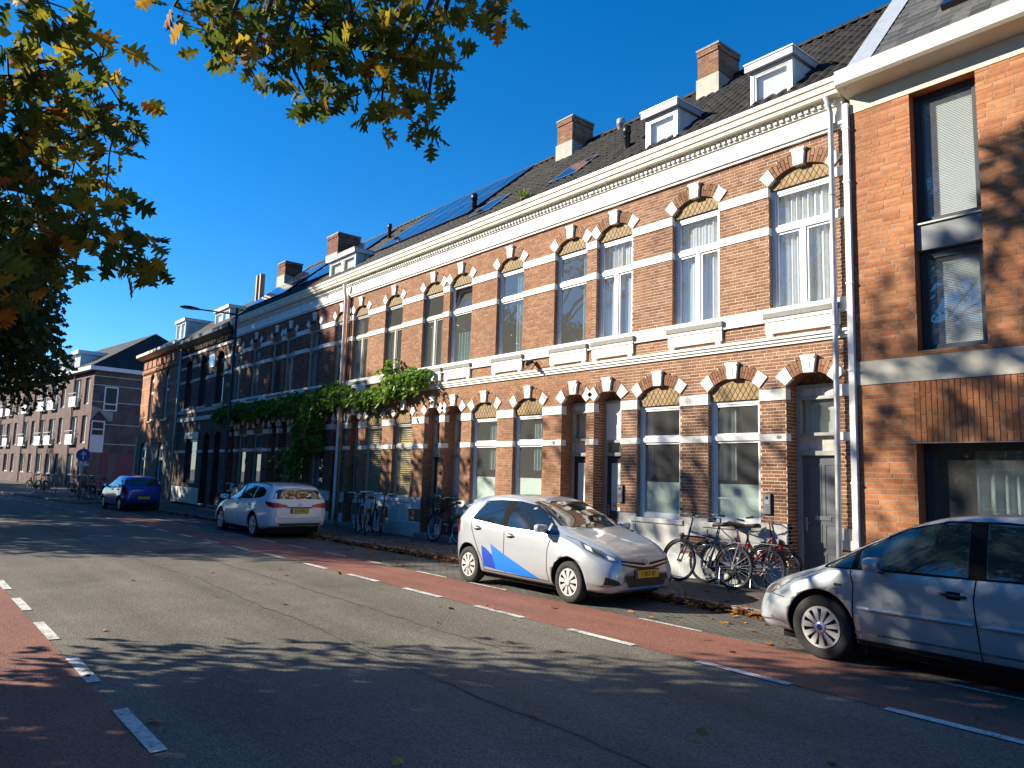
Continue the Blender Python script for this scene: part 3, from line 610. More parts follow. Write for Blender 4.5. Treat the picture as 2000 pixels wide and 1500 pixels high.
def bands(house, x0, x1, ops, lst, m='white_paint'):
    for (z0, z1) in lst:
        proud = .018; zm = (z0+z1)/2
        for a, c2 in free(x0, x1, ops, zm, 0):
            e0 = -.006 if a > x0+.001 else 0; e1 = .006 if c2 < x1-.001 else 0
            MB().box(a+e0, c2+e1, FY-proud, FY+.13, z0, z1).build('band', m, house)
    # string course with moulded profile between the storeys
    b = MB(); b.box(x0, x1, FY-.03, FY+.05, 3.955, 4.0); b.box(x0, x1, FY-.055, FY+.05, 4.002, 4.05); b.box(x0, x1, FY-.08, FY+.05, 4.052, 4.095); b.build('string_course', m, house)
    for a, c2 in free(x0, x1, ops, 4.44, 0): MB().box(a, c2, FY-.04, FY+.05, 4.358, 4.384).build('band_moulding', m, house)
def plinth(house, x0, x1, ops, zt=.46):
    b = MB()
    doors = [o for o in ops if o.kind == 'd']
    for a, c2 in free(x0, x1, doors, .3, 0): MB().bbox(a, c2, FY-.055, FY+.1, PZ-.02, zt, .02).build('plinth', 'plinth_paint', house)
    for o in ops:
        if o.kind == 'w':
            b = MB(); b.bbox(o.x0-.1, o.x1+.1, FY-.06, FY+.16, o.zb-.09, o.zb-.002, .012); b.box(o.x0-.03, o.x1+.03, FY-.035, FY+.05, zt+.002, o.zb-.092); b.build('sill', 'aged_white', house)
    for a, c2 in free(x0, x1, [Op(o.c, 2*o.a, .5, o.zs, 0, .1, 'w') for o in ops if o.kind in 'wd'], 1.0, 0): MB().box(a-.004, c2+.004, FY-.032, FY+.12, .93, 1.10).box(a-.004, c2+.004, FY-.05, FY+.12, .79, .928).build('sill_stone', 'aged_white', house)
def pipe(house, name, pts, r, m, brackets=(), br=None):
    p = MB(); p.tube(pts, r, 10); P_ = p.build(name, m, house, smooth=True)
    k = MB()
    for (x, y, z) in brackets: k.ring((x, y, z), r+.004, .006, 'z', 14, 6); k.tube([(x, y+r, z), (x, FY+.01, z)], .007, 6)
    if brackets: k.build('pipe_bracket', m, P_)
    return P_
def number_plate(house, s, x, z, size=.075, y=FY-.024, bg=None):
    if bg: MB().box(x-.07, x+.07, y, y+.01, z-.05, z+.05).build('number_plate', bg, house)
    text_mesh('house_number', s, size, 'frame_dark', house, Matrix.Translation((x, y-.003, z)) @ Matrix.Rotation(math.pi/2, 4, 'X'))
# ------------------------------------------------------------------ the row of five town houses
HW = 5.34; XR = -5.50
LST = [(2.405, 2.525), (3.07, 3.25), (4.385, 4.59), (5.855, 5.985), (6.515, 6.675)]
ROW = [
 ('red_brown', 'mortar_light', 'brown brick house with pale mortar at the right end of the banded row'),
 ('orange_brown', 'mortar_brown', 'second house of the banded brick row, counted from the orange building'),
 ('orange_brown', 'mortar_brown', 'middle house of the banded brick row, with yellow blinds behind its ground floor windows'),
 ('dark_red', 'mortar_brown', 'fourth house of the banded brick row, most overgrown by the climbing plant'),
 ('dark_red', 'mortar_brown', 'last house of the banded brick row, next to the dark brick house')]
CUR_UF = [
 [[('curtain_white', 0, 1, 0, 1)], [('curtain_white', .74, 1, 0, 1), ('net_curtain', 0, .74, 0, 1)], [('curtain_white', .3, .62, .5, 1), ('net_curtain', 0, .3, 0, 1), ('net_curtain', .62, 1, 0, 1)]],
 [[('curtain_teal', .72, .95, 0, 1)], [('curtain_teal', .5, .95, 0, 1)], [('curtain_teal', .0, 1, 0, .42)]],
 [[('curtain_teal', .05, .42, 0, .6), ('curtain_teal', .55, .95, 0, .62)], [('curtain_grey', .05, .5, 0, .7)], [('curtain_grey', .0, .3, 0, 1), ('curtain_grey', .7, 1, 0, 1)]],
 [[], [('curtain_grey', .0, .4, 0, 1)], [('curtain_grey', .6, 1, 0, 1)]], [[], [('curtain_grey', .0, .4, 0, 1)], [('curtain_grey', .1, .5, 0, 1)]]]
HOUSES = []
for i, (style, mortar, label) in enumerate(ROW):
    xr = XR-HW*i; x1 = xr if i else -5.40; x0 = XR-HW*(i+1)
    H = thing('town_house', label, 'house', ((x0+x1)/2, FY, 0), group='brick town houses in one row'); H.location = (0, 0, 0); HOUSES.append(H)
    uf = [Op(xr-d, (1.14 if d < 1 else 1.05) if i == 0 and d < 4 else .99, 4.51, 6.70, .22, .09, 'u') for d in (.66, 2.72, 4.72)]
    gw = [Op(xr-d, 1.02, 1.04, 3.30, .20, .09, 'w') for d in (1.94, 3.56)]
    gd = [Op(xr-(.55 if i == 0 else .47), .82 if i == 0 else .74, .20, 3.30, .19, .32, 'd'), Op(xr-4.85, .74, .20, 3.30, .19, .32, 'd')]
    ops = uf+gw+gd
    brickwork(H, x0, x1, .3, 7.30, ops, [(.79, 1.10)]+LST+[(3.955, 4.095)], style, mortar, pieces=(300, 300, 0, 0, 0)[i])
    for o in ops: reveal(H, o, LST, style, mortar); arch(H, o, style, nb=6 if o.kind != 'd' else 4)
    bands(H, x0, x1, ops, LST); plinth(H, x0, x1, ops); cornice(H, x0, x1)
    fm = 'frame_white' if i < 2 else 'frame_grey'
    for j, o in enumerate(uf):
        mull = (True, True, True) if i == 0 else (False, False, False) if i == 1 else (True, True, True) if i == 2 else (False, False, True)
        W = window(H, o, 6.62, 5.93, mull[j], fm if not (i == 2 and j == 1) else 'frame_grey', .07 if i == 0 else .06, cur=CUR_UF[i][j], tilt=(i == 1 and j == 2)); lattice(W, o, 6.62, FY+.055); uf_sill(H, o)
    for j, o in enumerate(gw):
        cur = [[('curtain_grey', .0, .22, .35, 1), ('curtain_grey', .3, .42, .35, 1)], [('curtain_grey', .0, .15, .35, 1)]][j] if i == 0 else [('curtain_teal', .5, .85, .4, .9)] if i == 1 else [('blind_yellow', .0, 1, 0, 1)] if i == 2 else [('curtain_grey', .0, .3, 0, 1)]
        W = window(H, o, 3.12, 2.48, False, 'frame_white' if i < 2 else 'frame_grey', .06, cur=cur, film=1.70 if i < 2 else None, mullx=.1 if i == 2 else 0); lattice(W, o, 3.12, FY+.055)
    dspec = [[('door_grey', 'panel', (2.55, 3.08), None, 'aged_white', 'frame_grey'), ('door_blue', 'glazed', (2.24, 2.46), (2.52, 3.26), 'frame_white', 'frame_grey')],
             [('door_dark', 'glazed', (2.56, 3.1), None, 'aged_white', 'frame_grey'), ('door_white', 'plain', (2.56, 3.1), None, 'frame_white', 'frame_grey')],
             [('door_dark', 'glazed', (2.56, 3.1), None, 'frame_white', 'frame_grey'), ('door_dark', 'plain', (2.56, 3.1), None, 'frame_grey', 'frame_grey')]][min(i, 2)]
    for o, (dm, st, fan, board, bm, fmd) in zip(gd, dspec):
        D = door(H, o, 2.19, dm, st, fmd, fan=fan, board=board, boardm=bm); lattice(D, o, 3.32, FY+o.depth+.03)
    room(H, x0+.06, x1-.06, .12, 3.7); room(H, x0+.06, x1-.06, 3.9, 7.3)
    tile_roof(H, x0, x1, pieces=(300, 240, 0, 0, 0)[i])
H1, H2, H3, H4, H5 = HOUSES
# downpipes
pipe(H1, 'downpipe', [(-5.60, FY-.18, 7.80), (-5.57, FY-.15, 7.66), (-5.56, FY-.11, 7.54), (-5.56, FY-.11, 7.2), (-5.565, FY-.11, 3.0), (-5.575, FY-.12, 1.1), (-5.575, FY-.12, PZ)], .042, 'zinc', [(-5.56, FY-.11, z) for z in (6.2, 4.15, 2.2)])
b = MB(); b.box(-5.385, -5.30, FY-.09, FY-.01, PZ, 7.62); PW = b.build('downpipe', 'pvc_white', H1)
k = MB()
for z in (1.75, 3.42, 4.75, 6.35, 7.2): k.box(-5.395, -5.29, FY-.1, FY, z, z+.03)
k.build('pipe_bracket', 'pvc_white', PW)
pipe(H3, 'downpipe', [(-21.78, FY-.2, 7.72), (-21.78, FY-.16, 7.5), (-21.78, FY-.12, 7.2), (-21.78, FY-.12, .6), (-21.80, FY-.16, PZ)], .05, 'pvc_white', [(-21.78, FY-.12, z) for z in (6.5, 4.6, 2.6, 1.2)])
pipe(H4, 'downpipe', [(-21.62, FY-.1, 7.3), (-21.62, FY-.1, 2.4), (-21.62, FY-.1, PZ)], .03, 'terracotta')
# intercoms, number plates, camera on the belt course
def intercom(H, x, z, label):
    o = MB().bbox(x-.065, x+.065, FY-.045, FY-.002, z-.16, z+.16, .008).build('intercom', 'steel', H)
    b = MB(); b.bbox(x-.075, x+.075, FY-.03, FY+.003, z-.17, z+.17, .004); b.build('back_plate', 'black_plastic', o)
    b = MB(); b.lathe([(0, -.012), (.022, -.01), (.026, 0)], (x, FY-.045, z+.105), 'y', 14); b.build('lens', 'black_plastic', o)
    b = MB()
    for r in range(4):
        for c in range(3): b.bbox(x-.04+c*.03, x-.02+c*.03, FY-.051, FY-.044, z-.13+r*.028, z-.112+r*.028, .003)
    b.box(x-.04, x+.04, FY-.048, FY-.044, z+.0, z+.055); b.build('button', 'zinc', o)
intercom(H1, -6.80, 1.40, ''); intercom(H1, -9.96, 1.45, '')
number_plate(H1, '89', -6.58, 2.465); number_plate(H2, '91', -11.88, 2.462, .1)
cm = MB(); cm.tube([(-12.62, FY-.06, 4.30), (-12.62, FY-.2, 4.26), (-12.5, FY-.3, 4.2)], .05, 10); CM = cm.build('wall_camera', 'black_plastic', H2, smooth=True); b = MB(); b.tube([(-12.62, FY-.05, 4.3), (-12.75, FY-.06, 4.18), (-13.0, FY-.08, 4.12)], .012, 6); b.tube([(-12.62, FY-.05, 4.3), (-12.4, FY-.06, 4.13), (-11.9, FY-.085, 4.105)], .012, 6); b.build('cable', 'black_plastic', CM)
# chimneys, dormers, vents, roof windows, solar panels
def chimney(H, x0, x1, y0, y1, z0, z1, style='red_brown'):
    b = MB(); c = .06; n = int((z1-z0)/c)
    for k in range(n):
        z = z0+k*c
        for (ax, lo, hi, fix) in (('x', x0, x1, y0), ('y', y0, y1, x1), ('y', y0, y1, x0)):
            L = .2; p = lo-(L/2 if k % 2 else 0)
            while p < hi:
                a, q = max(p, lo), min(p+L, hi)
                if q-a > .03:
                    e = .004 if k < n-2 else .03
                    if ax == 'x': b.box(a+.004, q-.004, fix-e, fix+.02, z+.004, z+c-.004, rng.random())
                    else: s = 1 if fix == x1 else -1; b.box(min(fix+s*e, fix-s*.02), max(fix+s*e, fix-s*.02), a+.004, q-.004, z+.004, z+c-.004, rng.random())
                p += L
    C = b.build('chimney', 'brick_'+style, H, rnd=True); m = MB(); m.box(x0, x1, y0, y1, z0-.8, z1-.01); m.build('core', 'mortar_brown', C)
    m = MB(); m.box(x0-.03, x1+.03, y0-.03, y1+.03, z1, z1+.05); m.build('cap', 'bluestone', C)
    m = MB(); m.prism([(y0-.03, z0-.5), (y1+.03, z0-.5), (y1+.03, z0+.02), (y0-.03, z0+.12)], 'x', x0-.025, x1+.025); m.build('render_base', 'concrete', C); return C
chimney(H1, -9.98, -9.42, 13.45, 14.25, 10.72, 11.52); chimney(H2, -14.75, -14.15, 13.5, 14.3, 10.75, 11.55); chimney(H4, -28.6, -27.6, 13.3, 14.3, 10.5, 11.4, 'dark_red'); chimney(H5, -34.3+1.6, -33.5+1.6, 12.9, 13.7, 10.3, 11.0, 'dark_red')
def dormer(H, x0, x1, yf, zb, zt, n=1, capm='lead_flash'):
    yb = yf+(zt-zb)*1.25+.5; b = MB()
    b.box(x0, x0+.07, yf, yf+.08, zb, zt); b.box(x1-.07, x1, yf, yf+.08, zb, zt); b.box(x0+.07, x1-.07, yf, yf+.08, zt-.07, zt); b.box(x0+.07, x1-.07, yf, yf+.08, zb, zb+.06)
    for i in range(1, n): x = x0+(x1-x0)*i/n; b.box(x-.04, x+.04, yf, yf+.08, zb, zt)
    for i in range(n):
        a, c2 = x0+(x1-x0)*i/n+.07, x0+(x1-x0)*(i+1)/n-.07; s = .035
        b.box(a, a+s, yf+.015, yf+.07, zb+.06, zt-.07); b.box(c2-s, c2, yf+.015, yf+.07, zb+.06, zt-.07); b.box(a+s, c2-s, yf+.015, yf+.07, zb+.06, zb+.06+s); b.box(a+s, c2-s, yf+.015, yf+.07, zt-.07-s, zt-.07)
    D = b.build('dormer', 'frame_white', H)
    for i in range(n):
        a, c2 = x0+(x1-x0)*i/n+.09, x0+(x1-x0)*(i+1)/n-.09; MB().quad((a, yf+.04, zb+.09), (c2, yf+.04, zb+.09), (c2, yf+.04, zt-.1), (a, yf+.04, zt-.1)).build('pane', 'glass', D); MB().quad((a, yf+.1, zb+.05), (c2, yf+.1, zb+.05), (c2, yf+.1, zt-.05), (a, yf+.1, zt-.05)).build('blind', 'curtain_white', D)
    b = MB(); b.box(x0, x0+.04, yf+.08, yb, zb-.4, zt); b.box(x1-.04, x1, yf+.08, yb, zb-.4, zt); b.build('cheek', 'plinth_paint', D)
    b = MB(); b.box(x0-.06, x1+.06, yf-.09, yb+.6, zt+.004, zt+.13); b.build('roof_cap', capm, D); b = MB(); b.box(x0-.075, x1+.075, yf-.105, yb+.6, zt+.132, zt+.155); b.build('cap_trim', 'frame_white' if capm == 'lead_flash' else 'aged_white', D); return D
dormer(H1, -7.10, -6.30, 11.08, 7.95, 8.90); dormer(H1, -9.48, -8.70, 11.08, 7.95, 8.90); dormer(H4, -23.45, -21.6, 11.05, 7.95, 8.80, 2, 'frame_white')
def vent(H, x, u, h=.65, r=.065, m='black_metal'):
    y, z = roof_pt(u); b = MB(); b.lathe([(0, h+.0), (r*1.25, h), (r*1.3, h-.16), (r, h-.17), (r, -.2)], (x, y, z), 'z', 16); b.ring((x, y, z+h*.55), r, .012, 'z', 16, 6); return b.build('vent_pipe', m, H, smooth=True)
vent(H1, -10.55, 1.2, .55, .07); vent(H3, -16.25, 1.35, .55, .07); vent(H4, -22.9, 2.9, .6, .06); vent(H1, -12.9, 4.35, .3, .09, 'zinc')
def on_roof(H, name, x0, x1, u0, u1, off, m, fm=None):
    b = MB(); th = .04
    def P(x, u, o): y, z = roof_pt(u, o); return (x, y, z)
    b.add([P(x0, u0, off), P(x1, u0, off), P(x1, u1, off), P(x0, u1, off), P(x0, u0, off-th), P(x1, u0, off-th), P(x1, u1, off-th), P(x0, u1, off-th)], [(0, 1, 2, 3), (0, 4, 5, 1), (1, 5, 6, 2), (2, 6, 7, 3), (3, 7, 4, 0)])
    o = b.build(name, m, H)
    if fm:
        f = MB(); t = .03
        for (a, c2, p, q) in ((x0, x0+t, u0, u1), (x1-t, x1, u0, u1), (x0+t, x1-t, u0, u0+t), (x0+t, x1-t, u1-t, u1)): f.add([P(a, p, off+.006), P(c2, p, off+.006), P(c2, q, off+.006), P(a, q, off+.006)], [(0, 1, 2, 3)])
        f.build('frame', fm, o)
    return o
for j in range(2):
    for k in range(5): on_roof(H3, 'solar_panel', -21.3+k*1.02, -20.3+k*1.02, 1.15+j*1.58, 2.7+j*1.58, .13, 'solar', 'steel')
    for k in range(3): on_roof(H4, 'solar_panel', -26.8+k*1.02, -25.8+k*1.02, .9+j*1.58, 2.45+j*1.58, .13, 'solar', 'steel')
    for k in range(4): on_roof(H5, 'solar_panel', -31.9+k*1.02, -30.9+k*1.02, .7+j*1.4, 2.05+j*1.4, .13, 'solar', 'steel')
on_roof(H2, 'roof_window', -12.6, -11.7, .7, 1.7, .09, 'solar', 'lead_grey'); on_roof(H2, 'roof_window', -15.6, -14.7, .55, 1.5, .09, 'solar', 'lead_grey')
pt = thing('potted_plant', 'small plant in a terracotta pot standing in the roof gutter', 'plant', (-13.05, 10.95, 8.03)); b = MB(); b.lathe([(0, 0), (.07, 0), (.1, .16), (.11, .16), (.11, .19), (.09, .19), (.085, .15), (0, .15)], (0, 0, 0), 'z', 16); b.build('pot', 'terracotta', pt, smooth=True)
b = MB()
for i in range(90):
    a, e, l = rng.uniform(0, 6.28), rng.uniform(.5, 1.5), rng.uniform(.1, .3); d = Vector((math.cos(a)*math.cos(e), math.sin(a)*math.cos(e), math.sin(e))); s = d.cross(Vector((0, 0, 1))).normalized()*.012; p = Vector((rng.uniform(-.06, .06), rng.uniform(-.06, .06), .15)); q = p+d*l
    b.add([p-s, p+s, q+s*.6-Vector((0, 0, .02)), q-s*.6], [(0, 1, 2, 3)], rng.random())
b.build('leaves', 'vine_leaf', pt, rnd=True)
# ------------------------------------------------------------------ the newer orange brick building on the right
NB = thing('apartment_house', 'newer orange brick building with tall dark framed windows at the right edge', 'building', (0, 0, 0))
NX0, NX1 = -5.285, 3.0
tall = Op(-3.985, .87, 3.60, 7.43, 0, .26, 'n'); big = Op(-2.6, 3.78, .45, 2.35, 0, .3, 'n'); tall2 = Op(-.6, 1.2, 3.6, 7.43, 0, .26, 'n')
nops = [tall, big, tall2]
brickwork(NB, NX0, NX1, .1, 3.20, nops+[Op(-.7, 7.58, 2.352, 3.2, 0, .1, 'x')], [], 'orange', 'mortar_grey', course=.076, bl=.245, joint=.012, pieces=60, cross=False, y=FY-.02)
brickwork(NB, NX0, NX1, 3.56, 7.44, nops, [], 'orange', 'mortar_grey', course=.066, bl=.245, joint=.011, pieces=240, cross=False, y=FY-.02)
sb = MB(); mm = MB(); mm.quad((-4.49, FY-.011, 2.352), (NX1, FY-.011, 2.352), (NX1, FY-.011, 3.2), (-4.49, FY-.011, 3.2)); mm.build('wall', 'mortar_grey', NB)
x = -4.484
while x < NX1:
    z = 2.356-rng.choice((0, .06, .12, .18))
    while z < 3.19:
        a, c2 = max(z, 2.356), min(z+.235, 3.196)
        if c2-a > .03: sb.box(x, x+.062, FY-.02+rng.uniform(-.0015, .0015), FY+.0, a, c2, rng.random(), 'k')
        z += .247
    x += .074
sb.build('soldier_bricks', 'brick_orange', NB, rnd=True, kind='stuff')
for (a, c2) in ((NX0, -1.6), (-1.597, NX1)): MB().box(a, c2, FY-.03, FY+.2, 3.205, 3.555).build('concrete_band', 'concrete', NB)
b = MB(); b.box(NX0, NX1, FY-.028, FY+.2, 7.445, 7.93); b.build('eaves_band', mat('beige_panel', (.62, .57, .44), .8, var=.06, vscale=2), NB)
mat('beige_fascia', (.66, .60, .48), .55, var=.05, vscale=3)
for a, c2 in ((-5.34, -4.33), (-4.326, -2.6), (-2.596, NX1)): MB().prism([(FY+.1, 7.70), (FY-.36, 7.76), (FY-.40, 7.80), (FY-.40, 8.02), (FY-.3, 8.03), (FY+.1, 8.0)][::-1], 'x', a, c2).build('gutter_box', 'beige_fascia', NB)
b = MB()
for o in (tall, tall2):
    for s in (-1, 1): xx = o.c+s*o.a; b.quad((xx, FY-.02, o.zb), (xx, FY+.4, o.zb), (xx, FY+.4, o.zs), (xx, FY-.02, o.zs))
    b.quad((o.x0, FY-.02, o.zs), (o.x1, FY-.02, o.zs), (o.x1, FY+.4, o.zs), (o.x0, FY+.4, o.zs))
xx = big.x0; b.quad((xx, FY-.02, big.zb), (xx, FY+.5, big.zb), (xx, FY+.5, big.zs), (xx, FY-.02, big.zs)); b.quad((big.x0, FY-.02, big.zs), (big.x1, FY-.02, big.zs), (big.x1, FY+.5, big.zs), (big.x0, FY+.5, big.zs))
b.build('reveal', mat('reveal_orange', (.33, .10, .035), .85, var=.15, vscale=12), NB)
for o in (tall, tall2):
    for (zl, zh) in ((3.63, 5.06), (5.47, 7.42)):
        oo = Op(o.c, o.a*2-.02, zl, zh, 0, .14, 'n'); oo.zb = zl
        W = window(NB, oo, zh, None, False, 'frame_dark', .055, cur=[('blind_white', .0, .92, 0, 1)], deep=.1)
        MB().box(oo.x0, oo.x1, FY+.02, FY+.14, zl-.02, zl+.004).build('sill', 'steel', W)
    MB().box(o.x0+.005, o.x1-.005, FY+.05, FY+.2, 5.08, 5.455).build('spandrel_panel', mat('panel_grey', (.17, .185, .20), .5, var=.06), NB)
oo = Op(big.c, big.a*2-.02, .45, 2.35, 0, .22, 'n'); W = window(NB, oo, 2.345, None, True, 'frame_dark', .07, cur=[], deep=.1, mullx=.4)
curtain(W, -3.95, -2.4, .5, 2.33, FY+.55, 'curtain_teal', .16, .05); MB().box(-4.62, NX1, FY-.04, FY-.015, 2.335, 2.352).build('lintel_angle', 'steel', NB)
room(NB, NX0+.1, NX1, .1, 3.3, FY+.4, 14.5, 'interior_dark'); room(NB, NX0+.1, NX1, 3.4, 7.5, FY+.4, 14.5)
b = MB(); b.box(NX0, -4.45, FY-.01, FY+.3, -.02, .11); b.build('base', 'concrete', NB)
b = MB(); y0, z0 = FY-.3, 8.0; b.add([(NX0+.1, y0, z0), (NX1, y0, z0), (NX1, 14.6, 12.3), (NX0+.1, 14.6, 12.3), (NX0+.1, 18, 8), (NX1, 18, 8)], [(0, 1, 2, 3), (3, 2, 5, 4), (0, 3, 4)]); RB = b.build('roof', 'lead_grey', NB)
sl_ = math.atan2(4.3, 14.6-y0); b = MB(); u = 0; Ls = math.hypot(4.3, 14.6-y0)
while u < Ls:
    x = NX0+.42-rng.uniform(0, .2)
    while x < NX1:
        ya, za = y0+u*math.cos(sl_), z0+u*math.sin(sl_); yb_, zb_ = y0+(u+.3)*math.cos(sl_), z0+(u+.3)*math.sin(sl_); d = .012+rng.uniform(0, .006)
        b.add([(x, ya, za+d+.014), (x+.24, ya, za+d+.014), (x+.24, yb_, zb_+d*.4), (x, yb_, zb_+d*.4), (x, ya, za), (x+.24, ya, za)], [(0, 1, 2, 3), (4, 5, 1, 0)], rng.random()); x += .246
    u += .2
ramp_mat('slate_field', [(0., (.045, .045, .046)), (.5, (.075, .075, .074)), (1., (.11, .108, .10))], 'attr', rough=.6, noise=.2)
b.build('slates', 'slate_field', RB, rnd=True, kind='stuff')
b = MB(); b.add([(NX0+.06, y0-.02, z0+.02), (NX0+.42, y0-.02, z0+.02), (NX0+.42, 14.6, 12.36), (NX0+.06, 14.6, 12.36), (NX0+.06, y0-.02, z0-.3), (NX0+.06, 14.6, 11.9)], [(0, 1, 2, 3), (4, 0, 3, 5)]); b.build('verge_flashing', 'lead_flash', RB)
def nroof(u, off): return y0+u*math.cos(sl_)-off*math.sin(sl_), z0+u*math.sin(sl_)+off*math.cos(sl_)
b = MB(); V = []
for (xx, uu) in ((-4.05, .95), (-3.1, .95), (-3.1, 2.2), (-4.05, 2.2)): yy, zz = nroof(uu, .1); V.append((xx, yy, zz))
for (xx, uu) in ((-4.05, .95), (-3.1, .95), (-3.1, 2.2), (-4.05, 2.2)): yy, zz = nroof(uu, .0); V.append((xx, yy, zz))
b.add(V, [(0, 4, 5, 1), (1, 5, 6, 2), (2, 6, 7, 3), (3, 7, 4, 0)]); RWI = b.build('roof_window', 'black_metal', NB); b = MB(); b.add([tuple(Vector(v)+Vector((0, -.003, .003))) for v in V[:4]], [(0, 1, 2, 3)]); b.build('pane', 'solar', RWI)
# ------------------------------------------------------------------ dark brick house, orange house, apartment block
def plain_wall(H, x0, x1, z0, z1, ops, m, y=FY, step=.12):
    b = MB(); z = z0
    cuts = sorted(set([z0, z1]+[o.zb for o in ops if z0 < o.zb < z1]+[o.zs for o in ops if z0 < o.zs < z1]+[o.zs+o.rise*k/5 for o in ops for k in range(1, 6) if o.rise and o.zs+o.rise < z1]))
    for za, zb in zip(cuts, cuts[1:]):
        for a, c2 in free(x0, x1, ops, (za+zb)/2, 0): b.quad((a, y, za), (c2, y, za), (c2, y, zb), (a, y, zb))
    for o in ops:
        for s in (-1, 1): xx = o.c+s*o.a; b.quad((xx, y, o.zb), (xx, y+o.depth+.1, o.zb), (xx, y+o.depth+.1, o.zs+o.rise*.3), (xx, y, o.zs+o.rise*.3))
        b.quad((o.x0, y, o.zb), (o.x1, y, o.zb), (o.x1, y+o.depth+.1, o.zb), (o.x0, y+o.depth+.1, o.zb))
    return b.build('wall', m, H)
def arch_fill(W, o, zt, y, m):
    R, zc, th = o.geo(); b = MB(); n = 8
    for i in range(n):
        xa, xb = o.x0+2*o.a*i/n, o.x0+2*o.a*(i+1)/n; t = lambda x: zc+math.sqrt(max(R*R-(x-o.c)**2, 0))
        b.quad((xa, y, zt), (xb, y, zt), (xb, y, t(xb)), (xa, y, t(xa)))
    b.build('arch_panel', m, W)
DX0, DX1 = -39.55, XR-HW*5
DH = thing('brick_house', 'dark brown brick house with pale bands between the orange house and the row', 'house')
duf = [Op(c, 1.0, 4.55, 6.6, .3, .12, 'u') for c in (-33.7, -36.0, -38.2)]; dgf = [Op(-37.0, 1.7, 1.0, 3.05, 0, .12, 'w'), Op(-34.9, .85, .15, 3.1, .2, .3, 'd'), Op(-33.4, .8, .15, 3.1, .2, .3, 'd')]
plain_wall(DH, DX0, DX1, PZ, 7.7, duf+dgf, 'wall_dark')
for o in duf:
    W = window(DH, o, 6.6, 5.85, False, 'frame_dark', .06, cur=[], glass='glass_far'); arch_fill(W, o, 6.6, FY+.15, 'black_plastic'); b = MB(); b.bbox(o.x0-.08, o.x1+.08, FY-.07, FY+.1, o.zb-.12, o.zb-.01, .01); b.build('sill', 'aged_white', W)
    R_, zc_, th_ = o.geo(); a_ = MB()
    for i in range(10): t0, t1 = -th_+2*th_*i/10+.02, -th_+2*th_*(i+1)/10-.02; a_.prism([(o.c+r*math.sin(t), zc_+r*math.cos(t)) for r, t in ((R_, t0), (R_, t1), (R_+.22, t1), (R_+.22, t0))], 'y', FY-.02, FY+.02, rng.random())
    a_.build('arch', 'brick_dark_red', DH, rnd=True)
W = window(DH, dgf[0], 3.05, None, False, 'frame_dark', .09, cur=[('curtain_white', .45, .8, 0, .35)], glass='glass_far'); MB().box(-38.0, -36.0, FY-.05, FY+.05, 3.06, 3.36).build('lintel', 'white_paint', DH)
for o in dgf[1:]: door(DH, o, 2.3, 'door_dark', 'panel', 'frame_dark', fan=(2.42, 3.0))
for z0_, z1_ in ((2.4, 2.52), (4.3, 4.45), (5.8, 5.92), (6.5, 6.62)):
    for a, c2 in free(DX0, DX1, duf+dgf, (z0_+z1_)/2, 0): MB().box(a, c2, FY-.02, FY+.02, z0_, z1_).build('band', 'aged_white', DH)
b = MB(); b.box(DX0, DX1, FY-.06, FY+.02, 3.9, 4.08); b.box(DX0, DX1, FY-.05, FY+.02, 7.1, 7.22); b.build('string_course', 'aged_white', DH)
b = MB(); b.prism([(FY+.1, 7.5), (FY-.12, 7.55), (FY-.34, 7.75), (FY-.34, 7.92), (FY+.1, 7.92)][::-1], 'x', DX0, DX1); b.build('cornice', 'black_plastic', DH)
b = MB(); x = DX0+.1
while x < DX1-.1: b.box(x, x+.1, FY-.1, FY, 7.3, 7.5); x += .22
b.build('dentils', 'wall_dark', DH)
b = MB(); b.add([(DX0, EAVE_Y, 7.95), (DX1, EAVE_Y, 7.95), (DX1, 13.2, 10.0), (DX0, 13.2, 10.0), (DX0, 17, 7.9), (DX1, 17, 7.9)], [(0, 1, 2, 3), (3, 2, 5, 4), (0, 3, 4), (1, 5, 2)]); b.build('roof', 'far_tile', DH)
b = MB(); b.bbox(DX0, -35.4, FY-.06, FY+.02, PZ, .8, .02); b.build('plinth', 'aged_white', DH)
dormer(DH, -36.9, -34.9, 11.6, 8.3, 9.15, 2, 'frame_white')
b = MB(); b.lathe([(.13, 0), (.13, 1.3), (0, 1.3)], (-35.3, 13.0, 9.7), 'z', 12); b.lathe([(.13, 0), (.13, 1.3), (0, 1.3)], (-34.85, 13.0, 9.7), 'z', 12); b.build('flue', mat('copper_flue', (.30, .17, .11), .45, metal=.5), DH)
room(DH, DX0+.1, DX1-.1, .1, 3.8); room(DH, DX0+.1, DX1-.1, 4.2, 7.6)
fl = MB().box(-34.35, -33.6, FY-.32, FY-.28, 6.15, 6.72).build('open_window', 'frame_white', DH)
b = MB(); b.quad((-34.28, FY-.325, 6.2), (-33.67, FY-.325, 6.2), (-33.67, FY-.325, 6.67), (-34.28, FY-.325, 6.67)); b.build('pane', 'glass_far', fl); fl.rotation_euler = (0, 0, 0)
pipe(DH, 'downpipe', [(-39.5, FY-.1, 7.6), (-39.5, FY-.1, PZ)], .05, 'zinc')
OX0 = -47.0
OH = thing('corner_house', 'narrow orange brick house with arched windows and white ground floor windows', 'house')
ouf = [Op(c, .85, 4.2, 6.5, .35, .1, 'u') for c in (-44.9, -42.0)]; ogf = [Op(-45.6, 1.3, .8, 2.75, .3, .1, 'w'), Op(-42.2, 1.0, .8, 2.75, .3, .1, 'w')]
plain_wall(OH, OX0, DX0, 3.0, 7.75, ouf, 'wall_orange'); plain_wall(OH, OX0, DX0, PZ, 3.0, ogf, mat('render_dark', (.10, .10, .095), .8, var=.15, vscale=2))
